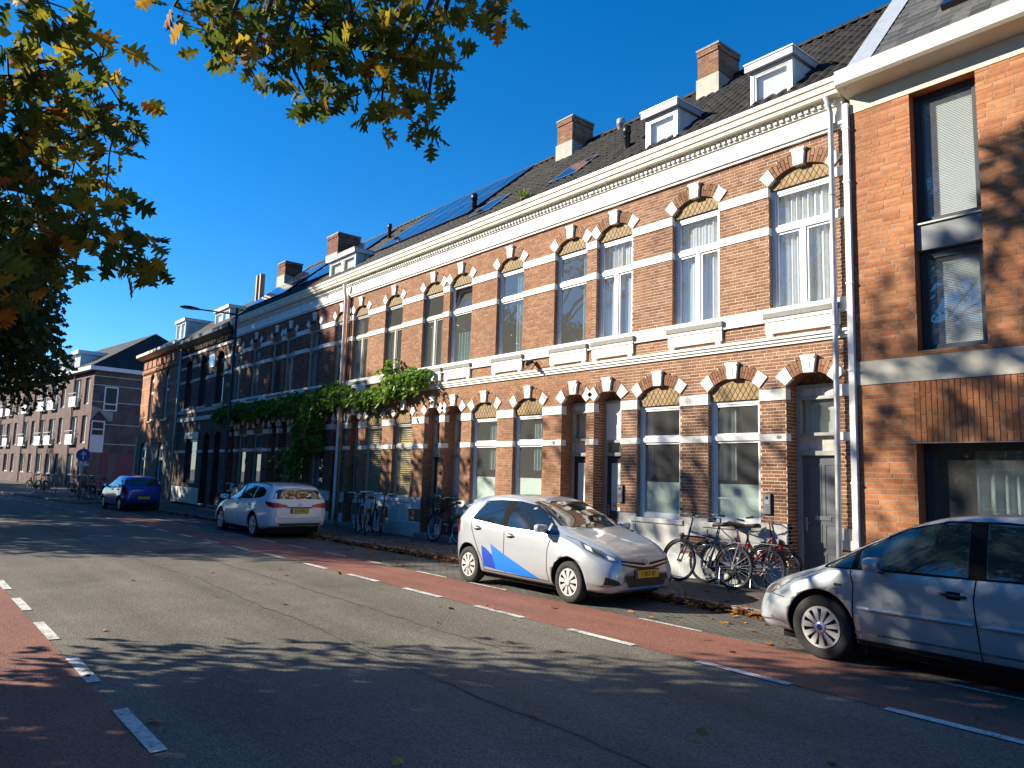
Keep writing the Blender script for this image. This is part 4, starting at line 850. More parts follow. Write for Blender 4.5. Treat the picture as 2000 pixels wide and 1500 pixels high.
for o in ouf+ogf:
    W = window(OH, o, o.zs, o.zb+(o.zs-o.zb)*.68, False, 'frame_white', .09, cur=[('curtain_white', 0, 1, 0, .5)] if o.kind == 'w' else [], glass='glass_far'); arch_fill(W, o, o.zs, FY+.12, 'frame_white'); MB().bbox(o.x0-.08, o.x1+.08, FY-.06, FY+.1, o.zb-.1, o.zb-.01, .01).build('sill', 'white_paint', W)
mat('yellow_brick', (.45, .28, .12), .85, var=.1)
for z in (4.4, 5.1, 6.0, 6.7):
    for a, c2 in free(OX0, DX0, ouf, z, 0): MB().box(a, c2, FY-.015, FY+.02, z, z+.07).build('band', 'yellow_brick', OH)
MB().box(OX0, DX0, FY-.05, FY+.02, 7.0, 7.1).build('string_course', 'wall_orange', OH); x = OX0+.15
while x < DX0-.5: MB().bbox(x, x+.75, FY-.045, FY+.02, 7.18, 7.62, .03).build('cornice_panel', 'wall_orange', OH); x += .92
b = MB(); x = OX0+.1
while x < DX0-.1: b.box(x, x+.1, FY-.09, FY, 6.9, 7.0); x += .2
b.build('dentils', 'wall_orange', OH)
b = MB(); b.prism([(FY+.1, 7.76), (FY-.2, 7.78), (FY-.4, 7.9), (FY-.4, 8.05), (FY+.1, 8.05)][::-1], 'x', OX0-.3, DX0); b.build('cornice', 'cream_paint', OH)
b = MB(); b.add([(OX0, EAVE_Y, 8.06), (DX0, EAVE_Y, 8.06), (DX0, 13.4, 9.9), (OX0, 13.4, 9.9), (OX0, 18, 8), (DX0, 18, 8)], [(0, 1, 2, 3), (3, 2, 5, 4), (0, 3, 4), (1, 5, 2)]); b.build('roof', 'far_tile', OH)
dormer(OH, -42.2, -40.6, 11.3, 8.35, 9.3, 2, 'frame_white')
b = MB(); b.box(-46.3, -44.2, 12.6, 15, 8.6, 10.0); b.build('roof_extension', 'aged_white', OH)
b = MB(); b.quad((OX0, FY, PZ), (OX0, 18, PZ), (OX0, 18, 8), (OX0, FY, 8)); b.build('side_wall', 'wall_orange', OH)
b = MB(); b.box(OX0-.9, OX0, FY+.5, FY+1.6, 3.3, 3.4)
for k in range(4): b.box(OX0-.9, OX0-.86, FY+.5, FY+1.6, 3.45+k*.27, 3.6+k*.27); b.box(OX0-.86, OX0, FY+.5, FY+.54, 3.45+k*.27, 3.6+k*.27)
b.tube([(OX0-.8, FY+.55, 3.3), (OX0-.02, FY+.55, 2.5)], .04, 6); b.build('balcony', 'aged_white', OH); b = MB(); b.box(OX0-.16, OX0-.02, FY-.05, FY+.1, PZ, 3.3); b.build('post', 'plinth_paint', OH)
room(OH, OX0+.1, DX0-.1, .1, 3.2); room(OH, OX0+.1, DX0-.1, 3.6, 7.6)
# apartment block (own frame: x to the right along its front, y away from the road, corner at the origin)
AB = thing('apartment_block', 'long purple brick apartment block with white balcony panels and dark hipped roof', 'building', (-60.3, 10.9, 0), .108)
W_, Dp, EZ = 44., 10.5, 8.45
aops = []; k = 0; x = -1.3
cols = []
while x > -W_+2:
    for dx, w_, bal in ((0, 1.1, False), (-2.4, 1.7, True), (-5.7, 1.1, False), (-8.0, 1.7, True), (-10.7, 1.7, True)):
        if x+dx > -W_+1: cols.append((x+dx, w_, bal))
    x -= 13.4
for (cx, w_, bal) in cols:
    for f, (zb, zs) in enumerate(((.9, 2.5), (3.25, 5.25), (6.05, 8.0))): aops.append((Op(cx, w_, zb if not (bal and f) else zb-.1, zs, 0, .12, 'w'), bal and f > 0))
plain_wall(AB, -W_, 0, PZ, EZ, [o for o, _ in aops], 'wall_purple', y=0)
for o, bal in aops:
    W = window(AB, o, o.zs, None, o.a > .5, 'frame_white', .07, y=0, cur=[], glass='glass_far')
    if bal:
        b = MB(); b.box(o.x0+.05, o.x1-.05, -.28, -.25, o.zb+.0, o.zb+.75); b.build('balcony_panel', 'frame_white', W); r = MB(); z = o.zb+1.0
        r.tube([(o.x0-.05, 0, z), (o.x0-.05, -.3, z), (o.x1+.05, -.3, z), (o.x1+.05, 0, z)], .025, 6); r.tube([(o.x0-.05, 0, o.zb), (o.x0-.05, -.3, z)], .015, 5); r.tube([(o.x1+.05, 0, o.zb), (o.x1+.05, -.3, z)], .015, 5); r.build('railing', 'frame_white', W)
for xx in (-4.3, -12.6, -17.7, -26, -31, -39.4):
    b = MB(); b.tube([(xx, -.07, EZ), (xx, -.07, PZ)], .05, 8); b.build('downpipe', 'zinc', AB)
g = MB(); g.quad((0, 0, PZ), (0, Dp, PZ), (0, Dp, EZ), (0, 0, EZ)); wall_tex('gable_purple', (.12, .055, .052), (.09, .042, .042), (.14, .10, .09))
for q in MATS['gable_purple'].node_tree.nodes:
    if q.type == 'MAPPING': q.inputs['Rotation'].default_value = (math.radians(-90), 0, math.radians(90))
g.build('gable_wall', 'gable_purple', AB); b = MB(); b.box(0, .012, .95, Dp, PZ, 2.55); b.build('pink_base', mat('pink_wall', (.22, .07, .09), .85, var=.08), AB)
MB().box(.0, .02, .1, .85, PZ, 2.5).build('side_door', 'frame_dark', AB); MB().box(0, .025, 1.4, 1.95, PZ, 2.45).build('side_door', 'frame_dark', AB)
def side_window(y0, y1, z0, z1, panel=None):
    f = MB(); t = .09
    for (a, c2, p, q) in ((y0, y0+t, z0, z1), (y1-t, y1, z0, z1), (y0+t, y1-t, z0, z0+t), (y0+t, y1-t, z1-t, z1), (y0+t, y1-t, z0+.45, z0+.45+t)): f.box(-.02, .05, a, c2, p, q)
    F = f.build('window', 'frame_white', AB); MB().quad((.02, y0+t, z0+t), (.02, y1-t, z0+t), (.02, y1-t, z1-t), (.02, y0+t, z1-t)).build('pane', 'black_plastic', F)
    if panel: MB().box(0, .06, y0, y1, panel, z0-.01).build('panel', 'frame_white', F)
side_window(.75, 1.68, 5.6, 7.35); side_window(.08, .98, 3.75, 4.85, 2.6)
b = MB(); b.prism([(0., 4.88), (1.45, 4.88), (1.45, 5.5), (0, 5.9)], 'x', .005, .03); b.build('concrete_lintel', 'concrete', AB); b = MB(); b.prism([(.05, 4.9), (1.15, 4.9), (.5, 5.6)], 'x', .03, .05); b.build('triangle_panel', 'wall_purple', AB)
for z in (3.2, 4.6, 6.2, 7.4, 8.05): MB().box(0, .015, 0, Dp, z, z+.05).build('band', 'aged_white', AB)
b = MB(); b.box(-W_, .35, -.4, .0, EZ, EZ+.28); b.box(.0, .35, .0, Dp, EZ+.002, EZ+.278); b.build('gutter', 'frame_white', AB)
b = MB(); RZ = EZ+.28; b.add([(-W_, -.35, RZ), (.35, -.35, RZ), (.35, Dp, RZ), (-W_, Dp, RZ), (-3.6, Dp/2, RZ+3.6), (-W_, Dp/2, RZ+3.6)], [(0, 1, 4, 5), (1, 2, 4), (2, 3, 5, 4), (3, 0, 5)]); b.build('roof', 'far_tile', AB)
for xx in (-4.6, -8.4, -15): 
    b = MB(); b.box(xx-1.3, xx, .25, 3.2, RZ-.1, RZ+1.35); D_ = b.build('dormer', 'frame_white', AB); b = MB(); b.box(xx-1.5, xx+.2, .0, 3.6, RZ+1.36, RZ+1.65); b.build('roof_cap', 'frame_white', D_); b = MB()
    b.quad((xx-1.15, .24, RZ+.25), (xx-.7, .24, RZ+.25), (xx-.7, .24, RZ+1.2), (xx-1.15, .24, RZ+1.2)); b.quad((xx-.6, .24, RZ+.25), (xx-.15, .24, RZ+.25), (xx-.15, .24, RZ+1.2), (xx-.6, .24, RZ+1.2)); b.build('pane', 'curtain_grey', D_)
room(AB, -W_+.1, -.1, .05, 2.9, .4, 4); room(AB, -W_+.1, -.1, 3.0, 5.6, .4, 4); room(AB, -W_+.1, -.1, 5.7, 8.4, .4, 4)

# the terrace across the road, behind the viewer: it shows only as reflections in the panes
OT = thing('opposite_terrace', 'low brick terrace across the road, seen only in window reflections', 'building', (0, 0, 0))
b = MB(); b.box(-75, 40, -24, -15, -.02, 7.2); b.build('wall', 'wall_purple', OT); b = MB(); b.prism([(-24.3, 7.2), (-14.6, 7.2), (-19.5, 10.2)], 'x', -75.2, 40.2); b.build('roof', 'far_tile', OT)
for k in range(28):
    for z0_, z1_ in ((.9, 2.7), (4.2, 6.1)):
        xx = -72+k*4; f = MB().box(xx-.65, xx+.65, -15.02, -14.96, z0_, z1_).build('window', 'frame_white', OT); MB().box(xx-.55, xx+.55, -14.97, -14.95, z0_+.1, z1_-.1).build('pane', 'car_dark_pane' if 'car_dark_pane' in M else mat('car_dark_pane', (.02, .025, .03), .1), f)
# ------------------------------------------------------------------ cars (own frame: x forward, y left, z up, origin on the ground midway between the axles)
mat('car_silver', (.46, .49, .53), .32, metal=.45, coat=.8, var=.02); mat('car_greyblue', (.43, .465, .48), .33, metal=.3, coat=.8, var=.02); mat('car_white', (.74, .76, .80), .3, coat=.8, var=.02); mat('car_blue', (.008, .06, .46), .25, metal=.35, coat=1.)
mat('car_glass', (.012, .016, .018), .03, spec=1.0, coat=.6); mat('car_glass_clear', (.03, .045, .043), .03, spec=1.0, coat=.6); mat('lamp_red', (.42, .006, .010), .2, coat=.35); mat('lamp_clear', (.30, .32, .34), .06, metal=.7, coat=1.); mat('lamp_amber', (.6, .22, .02), .2, coat=1.)
mat('plate_yellow', (.75, .47, .03), .4); mat('plate_blue', (.01, .04, .30), .4); mat('stripe_blue', (.0, .17, .72), .45, coat=.2); mat('stripe_dark', (.0, .045, .42), .5); mat('hub_silver', (.60, .58, .57), .35, metal=.3); mat('under_black', (.008, .008, .008), .9); mat('seal', (.010, .010, .010), .9, spec=.12)
def pchip(T):
    xs = np.array([p[0] for p in T], float); ys = np.array([p[1] for p in T], float); o = np.argsort(xs); xs, ys = xs[o], ys[o]
    h = np.diff(xs); d = np.diff(ys)/h; m = np.zeros(len(xs)); m[0], m[-1] = d[0], d[-1]
    for i in range(1, len(xs)-1): m[i] = 0 if d[i-1]*d[i] <= 0 else (h[i-1]+h[i])*3/((2*h[i]+h[i-1])/d[i-1]+(h[i]+2*h[i-1])/d[i])
    def f(x):
        x = min(max(x, xs[0]), xs[-1]); i = min(int(np.searchsorted(xs, x, 'right'))-1, len(xs)-2); t = (x-xs[i])/h[i]
        return (2*t**3-3*t**2+1)*ys[i]+(t**3-2*t**2+t)*h[i]*m[i]+(-2*t**3+3*t**2)*ys[i+1]+(t**3-t**2)*h[i]*m[i+1]
    return f
def catmull(P, n):
    P = [np.array(p, float) for p in P]; Q = [2*P[0]-P[1]]+P+[2*P[-1]-P[-2]]; out = []
    for i in range(len(P)-1):
        a, b, c, d = Q[i:i+4]
        for k in range(n):
            t = k/n; out.append(.5*((2*b)+(-a+c)*t+(2*a-5*b+4*c-d)*t*t+(-a+3*b-3*c+d)*t**3))
    out.append(P[-1]); return out
class Car:
    def __init__(s, name, label, cat, spec, loc, rz, scale, paint):
        s.root = thing(name, label, cat, loc, rz); s.root.scale = scale if isinstance(scale, tuple) else (scale,)*3; s.S = spec; s.paint = paint
        top, belt, bot, plan = (pchip(spec[k]) for k in ('top', 'belt', 'bot', 'plan')); W = spec['W']/2
        x0, x1 = spec['top'][-1][0], spec['top'][0][0]
        xs = sorted(set([round(x0+(x1-x0)*(.5-.5*math.cos(math.pi*i/70)), 4) for i in range(71)])); secs = []
        wx, wr = spec['wheels'], spec['r']
        for x in xs:
            zt, zs, w = top(x), bot(x), W*plan(x); zb = min(belt(x), zt-.055); g = min(max((zt-belt(x)-.02)/.4, 0), 1); g = g*g*(3-2*g)
            wr_ = w*(.90-.175*g); zm = zs+(zb-zs)*.5; lip = min(.075, (zt-zb)*.5+.02)
            P = [(0, zs), (.72*w, zs), (.90*w, zs+.02), (.965*w, zs+.10), (.992*w, zs+(zb-zs)*.33), (w, zs+(zb-zs)*.55), (.985*w, zs+(zb-zs)*.80), (.955*w, zb),
                 (.955*w*.5+wr_*.5+.012*g, zb*.48+(zt-lip)*.52), (wr_, zt-lip), (wr_-.085*w/W, zt-lip*.32), (.42*w, zt-.008), (0, zt)]
            C = catmull(P, 4); out = []
            for (y, z) in C:
                for xw in wx:
                    d = math.exp(-((x-xw)/.36)**2)*math.exp(-((z-.48)/.22)**2); y += .022*d*(1 if y > w*.8 else 0)
                out.append((y, z))
            secs.append((x, out))
        n = len(secs[0][1]); V = []; F = []
        for x, o in secs: V += [(x, y, z) for y, z in o]+[(x, -y, z) for y, z in o[1:-1][::-1]]
        m = 2*n-2
        for i in range(len(secs)-1):
            for j in range(m): F.append((i*m+j, i*m+(j+1) % m, (i+1)*m+(j+1) % m, (i+1)*m+j))
        F.append(tuple(range(m-1, -1, -1))); F.append(tuple((len(secs)-1)*m+j for j in range(m)))
        me = bpy.data.meshes.new('body'); me.from_pydata(V, [], F); bm = bmesh.new(); bm.from_mesh(me); bmesh.ops.recalc_face_normals(bm, faces=bm.faces); bm.to_mesh(me); s.bvh = BVHTree.FromBMesh(bm); bm.free()
        me.materials.append(M[paint]); me.polygons.foreach_set('use_smooth', [True]*len(me.polygons))
        body = link('body_tmp', me); cut = MB()
        for xw in wx:
            for sd in (-1, 1): cut.lathe([(0, sd*(W-.30)), (wr+.055, sd*(W-.30)), (wr+.055, sd*(W+.3)), (0, sd*(W+.3))], (xw, 0, wr+.012), 'y', 40)
        for k in range(4): pass
        cme = bpy.data.meshes.new('cut'); cme.from_pydata(cut.v, [], cut.f); cb = bmesh.new(); cb.from_mesh(cme); bmesh.ops.remove_doubles(cb, verts=cb.verts, dist=1e-5); bmesh.ops.recalc_face_normals(cb, faces=cb.faces); cb.to_mesh(cme); cb.free(); cme.materials.append(M['under_black']); co = link('cut_tmp', cme)
        md = body.modifiers.new('b', 'BOOLEAN'); md.operation = 'DIFFERENCE'; md.solver = 'EXACT'; md.object = co; md.material_mode = 'TRANSFER'
        bpy.context.view_layer.update(); res = bpy.data.meshes.new_from_object(body.evaluated_get(bpy.context.evaluated_depsgraph_get()))
        bpy.data.objects.remove(body); bpy.data.objects.remove(co)
        s.body = link('body', res, s.root); s.top, s.belt, s.bot, s.W = top, belt, bot, W
    def hit(s, p, d):
        r = s.bvh.ray_cast(Vector(p)-Vector(d)*4, Vector(d)); return (r[0], r[1]) if r[0] is not None else None
    def patch(s, name, A, B, d, m, off=.003, n=14, k=5, parent=None, smooth=True):
        """sheet laid on the body between two curves A and B, found by rays along d"""
        d = Vector(d).normalized(); res = lambda C, t: np.array([np.interp(t, np.linspace(0, 1, len(C)), [q[j] for q in C]) for j in range(3)])
        idx = {}; b = MB(); N = []
        for i in range(n+1):
            a, c = res(A, i/n), res(B, i/n)
            for j in range(k+1):
                h = s.hit(a+(c-a)*j/k, d)
                if h: idx[i, j] = len(b.v); q = h[0]+h[1]*off; b.v.append((q.x, q.y, q.z)); N.append(h[1])
        for i in range(n):
            for j in range(k):
                c = [(i, j), (i+1, j), (i+1, j+1), (i, j+1)]
                if all(q in idx for q in c):
                    f = [idx[q] for q in c]; v = [Vector(b.v[q]) for q in f]; nn = (v[1]-v[0]).cross(v[3]-v[0]); 
                    if nn.dot(N[f[0]]) < 0: f = f[::-1]
                    b.f.append(tuple(f)); b.r.append(.5)
        return b.build(name, m, parent or s.root, smooth)
    def side(s, name, T, Bm, m, off=.003, n=14, k=5, sides=(-1, 1), parent=None):
        return [s.patch(name, [(x, sd*2, z) for x, z in T], [(x, sd*2, z) for x, z in Bm], (0, -sd, 0), m, off, n, k, parent) for sd in sides]
    def line(s, name, pts, d, wd, m='seal', off=.0022, parent=None, dens=.03):
        """narrow strip (a panel gap, seal or trim) along a polyline on the body"""
        d = Vector(d).normalized(); P = []; pts = [Vector(p) for p in pts]
        for a, c in zip(pts, pts[1:]):
            n = max(int((c-a).length/dens), 1); P += [a+(c-a)*i/n for i in range(n)]
        P.append(pts[-1]); H = [s.hit(p, d) for p in P]; b = MB(); prev = None
        for i in range(len(P)-1):
            if not H[i] or not H[i+1]: prev = None; continue
            a, c = H[i][0]+H[i][1]*off, H[i+1][0]+H[i+1][1]*off; t = (c-a)
            if t.length > .25 or t.length < 1e-6: continue
            sd = t.normalized().cross(H[i][1])*wd/2; b.add([a-sd, a+sd, c+sd, c-sd], [(0, 1, 2, 3)])
        return b.build(name, m, parent or s.root)
    def sline(s, name, pts, wd, m='seal', off=.0022):
        for sd in (-1, 1): s.line(name, [(x, sd*2, z) for x, z in pts], (0, -sd, 0), wd, m, off)
    def surf(s, x, sd, z): h = s.hit((x, sd*2, z), (0, -sd, 0)); return h[0] if h else Vector((x, sd*s.W, z))
    def wheels(s, spokes, width=.19, hub='hub_silver', style='cap', rim=.66):
        r = s.S['r']
        for xw in s.S['wheels']:
            for sd in (-1, 1):
                t = MB(); h = width/2; t.lathe([(r*rim, -h*.85), (r*(rim+.05), -h), (r*.93, -h*.98), (r*.985, -h*.8), (r, -h*.55), (r, h*.55), (r*.985, h*.8), (r*.93, h*.98), (r*(rim+.05), h), (r*rim, h*.85), (r*rim, -h*.85)], (0, 0, 0), 'y', 40)
                T = t.build('wheel', 'rubber', s.root, smooth=True); T.location = (xw, sd*(s.W-.115), r); T.rotation_euler = (0, 0, 0 if sd < 0 else math.pi)
                b = MB(); b.lathe([(r*(rim+.005), -h*.9), (r*(rim-.04), -h*.93), (r*(rim-.06), -h*.6), (r*.2, -h*.45), (0, -h*.45)], (0, 0, 0), 'y', 40); b.build('rim', 'black_plastic' if style == 'cap' else hub, T, smooth=True)
                b = MB(); b.lathe([(r*(rim+.0), -h*.88), (r*(rim-.01), -h*.97), (r*(rim-.075), -h*.96), (r*(rim-.08), -h*.8)], (0, 0, 0), 'y', 40)
                for q in range(spokes):
                    a = 2*math.pi*q/spokes+.2; f = .58 if style == 'cap' else .38; wi, wo = f*math.pi/spokes*1.1, f*math.pi/spokes
                    def P(R, da, y): return (R*math.cos(a+da), y, R*math.sin(a+da))
                    R0, R1 = r*.13, r*(rim-.05); b.add([P(R0, -wi*1.2, -h*1.06), P(R0, wi*1.2, -h*1.06), P(R1, wo, -h*.97), P(R1, -wo, -h*.97), P(R0, -wi*1.2, -h*.6), P(R0, wi*1.2, -h*.6), P(R1, wo, -h*.7), P(R1, -wo, -h*.7)], [(0, 1, 2, 3), (4, 7, 6, 5), (0, 3, 7, 4), (1, 5, 6, 2)])
                b.build('hubcap', hub, T); b = MB(); b.lathe([(r*.2, -h*.9), (r*.19, -h*1.1), (r*.1, -h*1.14), (0, -h*1.14)], (0, 0, 0), 'y', 20); b.build('hub', hub, T, smooth=True)
                if s.S.get('hubmark'): b = MB(); b.lathe([(r*.1, -h*1.15), (0, -h*1.16)], (0, 0, 0), 'y', 20); b.build('hub_emblem', s.S['hubmark'], T)
        u = MB(); x0, x1 = s.S['top'][-1][0], s.S['top'][0][0]
        u.box(x0+.35, x1-.35, -s.W*.78, s.W*.78, .13, .34); u.build('underbody', 'under_black', s.root)
        for xw in s.S['wheels']: u = MB(); u.tube([(xw, -s.W+.2, r), (xw, s.W-.2, r)], .05, 8); u.build('axle', 'under_black', s.root)
    def mirror(s, x, z, m, sc_=1., arm=.0):
        for sd in (-1, 1):
            p = s.surf(x, sd, z); b = MB(); o = []
            for i in range(9):
                a = math.pi*i/8-math.pi/2; rr = math.cos(a)
                for j in range(10): t = 2*math.pi*j/10; q = lambda v: math.copysign(abs(v)**.55, v); o.append((p.x+.02+.062*q(rr)*q(math.cos(t))*(1.25 if math.cos(t) > 0 else .85)*sc_, p.y+sd*(.13+.105*q(math.sin(a)))*sc_, p.z+.07*sc_+.060*q(rr)*q(math.sin(t))*sc_))
            b.add(o, [(i*10+j, i*10+(j+1) % 10, (i+1)*10+(j+1) % 10, (i+1)*10+j) for i in range(8) for j in range(10)]); Q = b.build('mirror', m, s.root, smooth=True)
            b = MB(); b.tube([(p.x+.02, p.y-sd*.03, p.z+.01), (p.x+.015, p.y+sd*.10*sc_, p.z+.035)], [.035, .025], 8); b.build('mirror_arm', 'black_plastic', Q, smooth=True)
            b = MB(); b.lathe([(0, 0), (.055*sc_, .001)], (0, 0, 0), 'x', 14); gq = b.build('mirror_glass', 'chrome', Q); gq.location = (p.x-.052*sc_, p.y+sd*.13*sc_, p.z+.075*sc_)
    def handle(s, x, z, m, ln=.2):
        for sd in (-1, 1):
            p, q = s.surf(x-ln/2, sd, z), s.surf(x+ln/2, sd, z+.008); o = Vector((0, sd*.028, 0)); b = MB()
            b.tube([p-o*.3, p+o*.8+Vector((.02, 0, 0)), (p+q)/2+o*1.1, q+o*.8-Vector((.02, 0, 0)), q-o*.3], [.012, .014, .015, .014, .012], 8); b.build('door_handle', m, s.root, smooth=True)
            s.patch('handle_recess', [(x-.06, sd*2, z+.035), (x+.06, sd*2, z+.035)], [(x-.06, sd*2, z-.035), (x+.06, sd*2, z-.035)], (0, -sd, 0), 'seal', .0015, 6, 4)
    def plate(s, x, z, sgn, txt, wd=.5, ht=.11):
        h = s.hit((x, 0, z), (-sgn, 0, 0)); X = h[0].x+sgn*.014; b = MB(); b.box(X-.008, X+.008, -wd/2, wd/2, z-ht/2, z+ht/2); P_ = b.build('number_plate', 'plate_yellow', s.root)
        yb = sgn*wd/2; b = MB(); b.box(X+sgn*.0082-.0006, X+sgn*.0082+.0006, min(-yb, -yb+sgn*.045), max(-yb, -yb+sgn*.045), z-ht/2+.004, z+ht/2-.004); b.build('plate_strip', 'plate_blue', P_)
        if txt: text_mesh('plate_text', txt, .098, 'seal', P_, Matrix.Translation((X+sgn*.0095, sgn*.022, z-.002)) @ Matrix.Rotation(sgn*math.pi/2, 4, 'Z') @ Matrix.Rotation(math.pi/2, 4, 'X') @ Matrix.Diagonal((.88, 1, 1, 1)), .0006)
        f = MB(); X2 = X-sgn*.005; f.box(X2-.006, X2+.006, -wd/2-.012, wd/2+.012, z-ht/2-.012, z+ht/2+.012); f.build('plate_holder', 'black_plastic', P_)
# --- silver hatchback with blue flashes
Y = Car('parked_hatchback', 'silver hatchback with blue lightning flashes on its doors, plate 7-SKP-87', 'car', dict(W=1.695, r=.30, wheels=(1.255, -1.255),
    top=[(2.05, .56), (2.035, .66), (1.97, .74), (1.80, .84), (1.45, .95), (1.10, 1.035), (.95, 1.085), (.55, 1.28), (.15, 1.43), (-.15, 1.49), (-.55, 1.51), (-1.05, 1.48), (-1.42, 1.41), (-1.60, 1.26), (-1.72, 1.04), (-1.80, .90), (-1.835, .70), (-1.84, .60)],
    belt=[(2.05, .5), (1.2, .88), (.95, .925), (.0, .97), (-1.0, 1.03), (-1.5, 1.08), (-1.84, 1.02)], bot=[(2.05, .26), (1.9, .20), (1.0, .19), (-1.3, .20), (-1.7, .28), (-1.84, .36)],
    plan=[(2.05, .58), (2.02, .70), (1.93, .84), (1.75, .935), (1.45, .985), (1.0, 1.), (-.9, 1.), (-1.35, .985), (-1.6, .93), (-1.76, .82), (-1.84, .66)]), (-8.85, 8.21, .0035), 0, (.925, .95, .95), 'car_silver')
Y.wheels(9, .185); R2 = (-1, 1)
Y.side('side_window', [(.70, 1.13), (.55, 1.225), (.30, 1.335), (.0, 1.385), (-.22, 1.395)], [(.72, .985), (.5, .99), (.2, .995), (.0, 1.0), (-.25, 1.01)], 'car_glass', .004); Y.side('side_window', [(-.36, 1.40), (-.7, 1.39), (-.98, 1.355)], [(-.39, 1.025), (-.8, 1.055), (-1.18, 1.085)], 'car_glass', .004)
Y.side('quarter_window', [(.93, 1.005), (.76, 1.10)], [(.95, .965), (.77, .97)], 'car_glass', .004, 6, 4); Y.side('window_pillar', [(-.215, 1.392), (-.365, 1.392)], [(-.245, 1.005), (-.395, 1.022)], 'seal', .006, 4, 8)
for sd in R2:
    Y.line('window_seal', [(.98, sd*2, .96), (.5, sd*2, .985), (-.25, sd*2, 1.005), (-1.2, sd*2, 1.078), (-1.0, sd*2, 1.37), (-.6, sd*2, 1.40), (-.1, sd*2, 1.40), (.3, sd*2, 1.345), (.6, sd*2, 1.21), (.98, sd*2, .97)], (0, -sd, 0), .022)
Y.patch('windscreen', [(1.04-.2*(y/.75)**2, y, 0) for y in np.linspace(-.71, .71, 9)], [(.17-.04*(y/.6)**2, y, 0) for y in np.linspace(-.55, .55, 9)], (0, 0, -1), 'car_glass', .004, 20, 10)
Y.patch('rear_window', [(-3, y, 1.36) for y in (-.48, 0, .48)], [(-3, y, 1.03) for y in (-.60, 0, .60)], (1, 0, 0), 'car_glass', .004, 14, 6)
Y.line('wiper', [(1.02, -.55, 0), (.99, -.1, 0), (.92, .12, 0)], (0, 0, -1), .02, off=.02); Y.line('wiper', [(1.05, 0, 0), (.98, .38, 0), (.93, .55, 0)], (0, 0, -1), .02, off=.02)
for pts in ([(.86, .92), (.80, .75), (.80, .40), (.84, .27)], [(-.30, 1.0), (-.27, .8), (-.25, .5), (-.25, .27)], [(-1.22, 1.07), (-1.18, .9), (-.98, .62), (-.86, .45), (-.80, .27)], [(.84, .262), (-.80, .262)]): Y.sline('door_gap', pts, .012)
Y.handle(-.12, .86, 'car_silver'); Y.handle(-1.02, .925, 'car_silver'); Y.mirror(.72, .965, 'car_silver', 1.05)
Y.side('blue_flash', [(-.62, .70), (-.25, .56), (.35, .36), (.60, .275)], [(-.48, .30), (-.25, .29), (.2, .272), (.60, .272)], 'stripe_blue', .0028, 20, 6); Y.side('dark_flash', [(-.86, .65), (-.75, .62), (-.565, .52)], [(-.80, .32), (-.65, .31), (-.485, .30)], 'stripe_dark', .0026, 10, 6); Y.side('dark_flash', [(-1.78, .74), (-1.66, .68)], [(-1.72, .60), (-1.66, .62)], 'stripe_dark', .0026, 4, 4)
for sd in R2:
    Y.patch('headlight', [(1.50, sd*.82, .885), (1.70, sd*.79, .835), (1.90, sd*.70, .745), (1.985, sd*.58, .70)], [(1.56, sd*.82, .80), (1.76, sd*.78, .715), (1.95, sd*.68, .65), (2.02, sd*.55, .635)], (-.75, -sd*.66, 0), 'lamp_clear', .006, 14, 6)
    Y.patch('headlight_reflector', [(1.585, sd*.815, .85), (1.69, sd*.79, .825)], [(1.62, sd*.81, .80), (1.73, sd*.785, .76)], (-.75, -sd*.66, 0), 'frame_white', .008, 8, 4); Y.patch('headlight_reflector', [(1.915, sd*.69, .725), (1.975, sd*.60, .69)], [(1.945, sd*.68, .67), (2.0, sd*.58, .655)], (-.75, -sd*.66, 0), 'frame_white', .008, 8, 4); Y.patch('headlight_unit', [(1.72, sd*.79, .80), (1.88, sd*.72, .735)], [(1.76, sd*.78, .745), (1.91, sd*.71, .68)], (-.75, -sd*.66, 0), 'black_plastic', .008, 8, 4)
    Y.patch('fog_recess', [(3, sd*.72, .44), (3, sd*.56, .38)], [(3, sd*.74, .30), (3, sd*.52, .33)], (-1, 0, 0), 'black_plastic', .004, 8, 4)
    Y.patch('tail_light', [(-1.62, sd*.78, 1.02), (-1.74, sd*.70, 1.0)], [(-1.60, sd*.79, .82), (-1.77, sd*.68, .80)], (.7, -sd*.7, 0), 'lamp_red', .006, 8, 6)
Y.patch('upper_grille', [(3, y, .665-.05*(1-abs(y)/.5)) for y in np.linspace(-.5, .5, 9)], [(3, y, .60-.10*(1-abs(y)/.5)) for y in np.linspace(-.5, .5, 9)], (-1, 0, 0), 'black_plastic', .004, 16, 3); Y.line('grille_chrome', [(3, -.5, .63), (3, -.1, .575), (3, .1, .575), (3, .5, .63)], (-1, 0, 0), .018, 'steel', .009)
Y.patch('lower_grille', [(3, -.47, .45), (3, .47, .45)], [(3, -.38, .29), (3, .38, .29)], (-1, 0, 0), 'black_plastic', .004, 12, 4); Y.patch('bumper_lip', [(3, -.36, .285), (3, .36, .285)], [(3, -.34, .262), (3, .34, .262)], (-1, 0, 0), 'stripe_blue', .006, 12, 2)
Y.plate(3, .465, 1, '7-SKP-87'); Y.plate(-3, .62, -1, None)
eh = Y.hit((3, 0, .635), (-1, 0, 0))[0]; em = MB()
for (ry, rz_) in ((.062, .042), (.024, .04), (.055, .017)):
    pts = [(eh.x+.022, ry*math.cos(a), .635+rz_*math.sin(a)+(.014 if rz_ < .02 else 0)) for a in np.linspace(0, 2*math.pi, 25)]; em.tube(pts, .0055, 6, False)
em.build('emblem', 'chrome', Y.root, smooth=True)
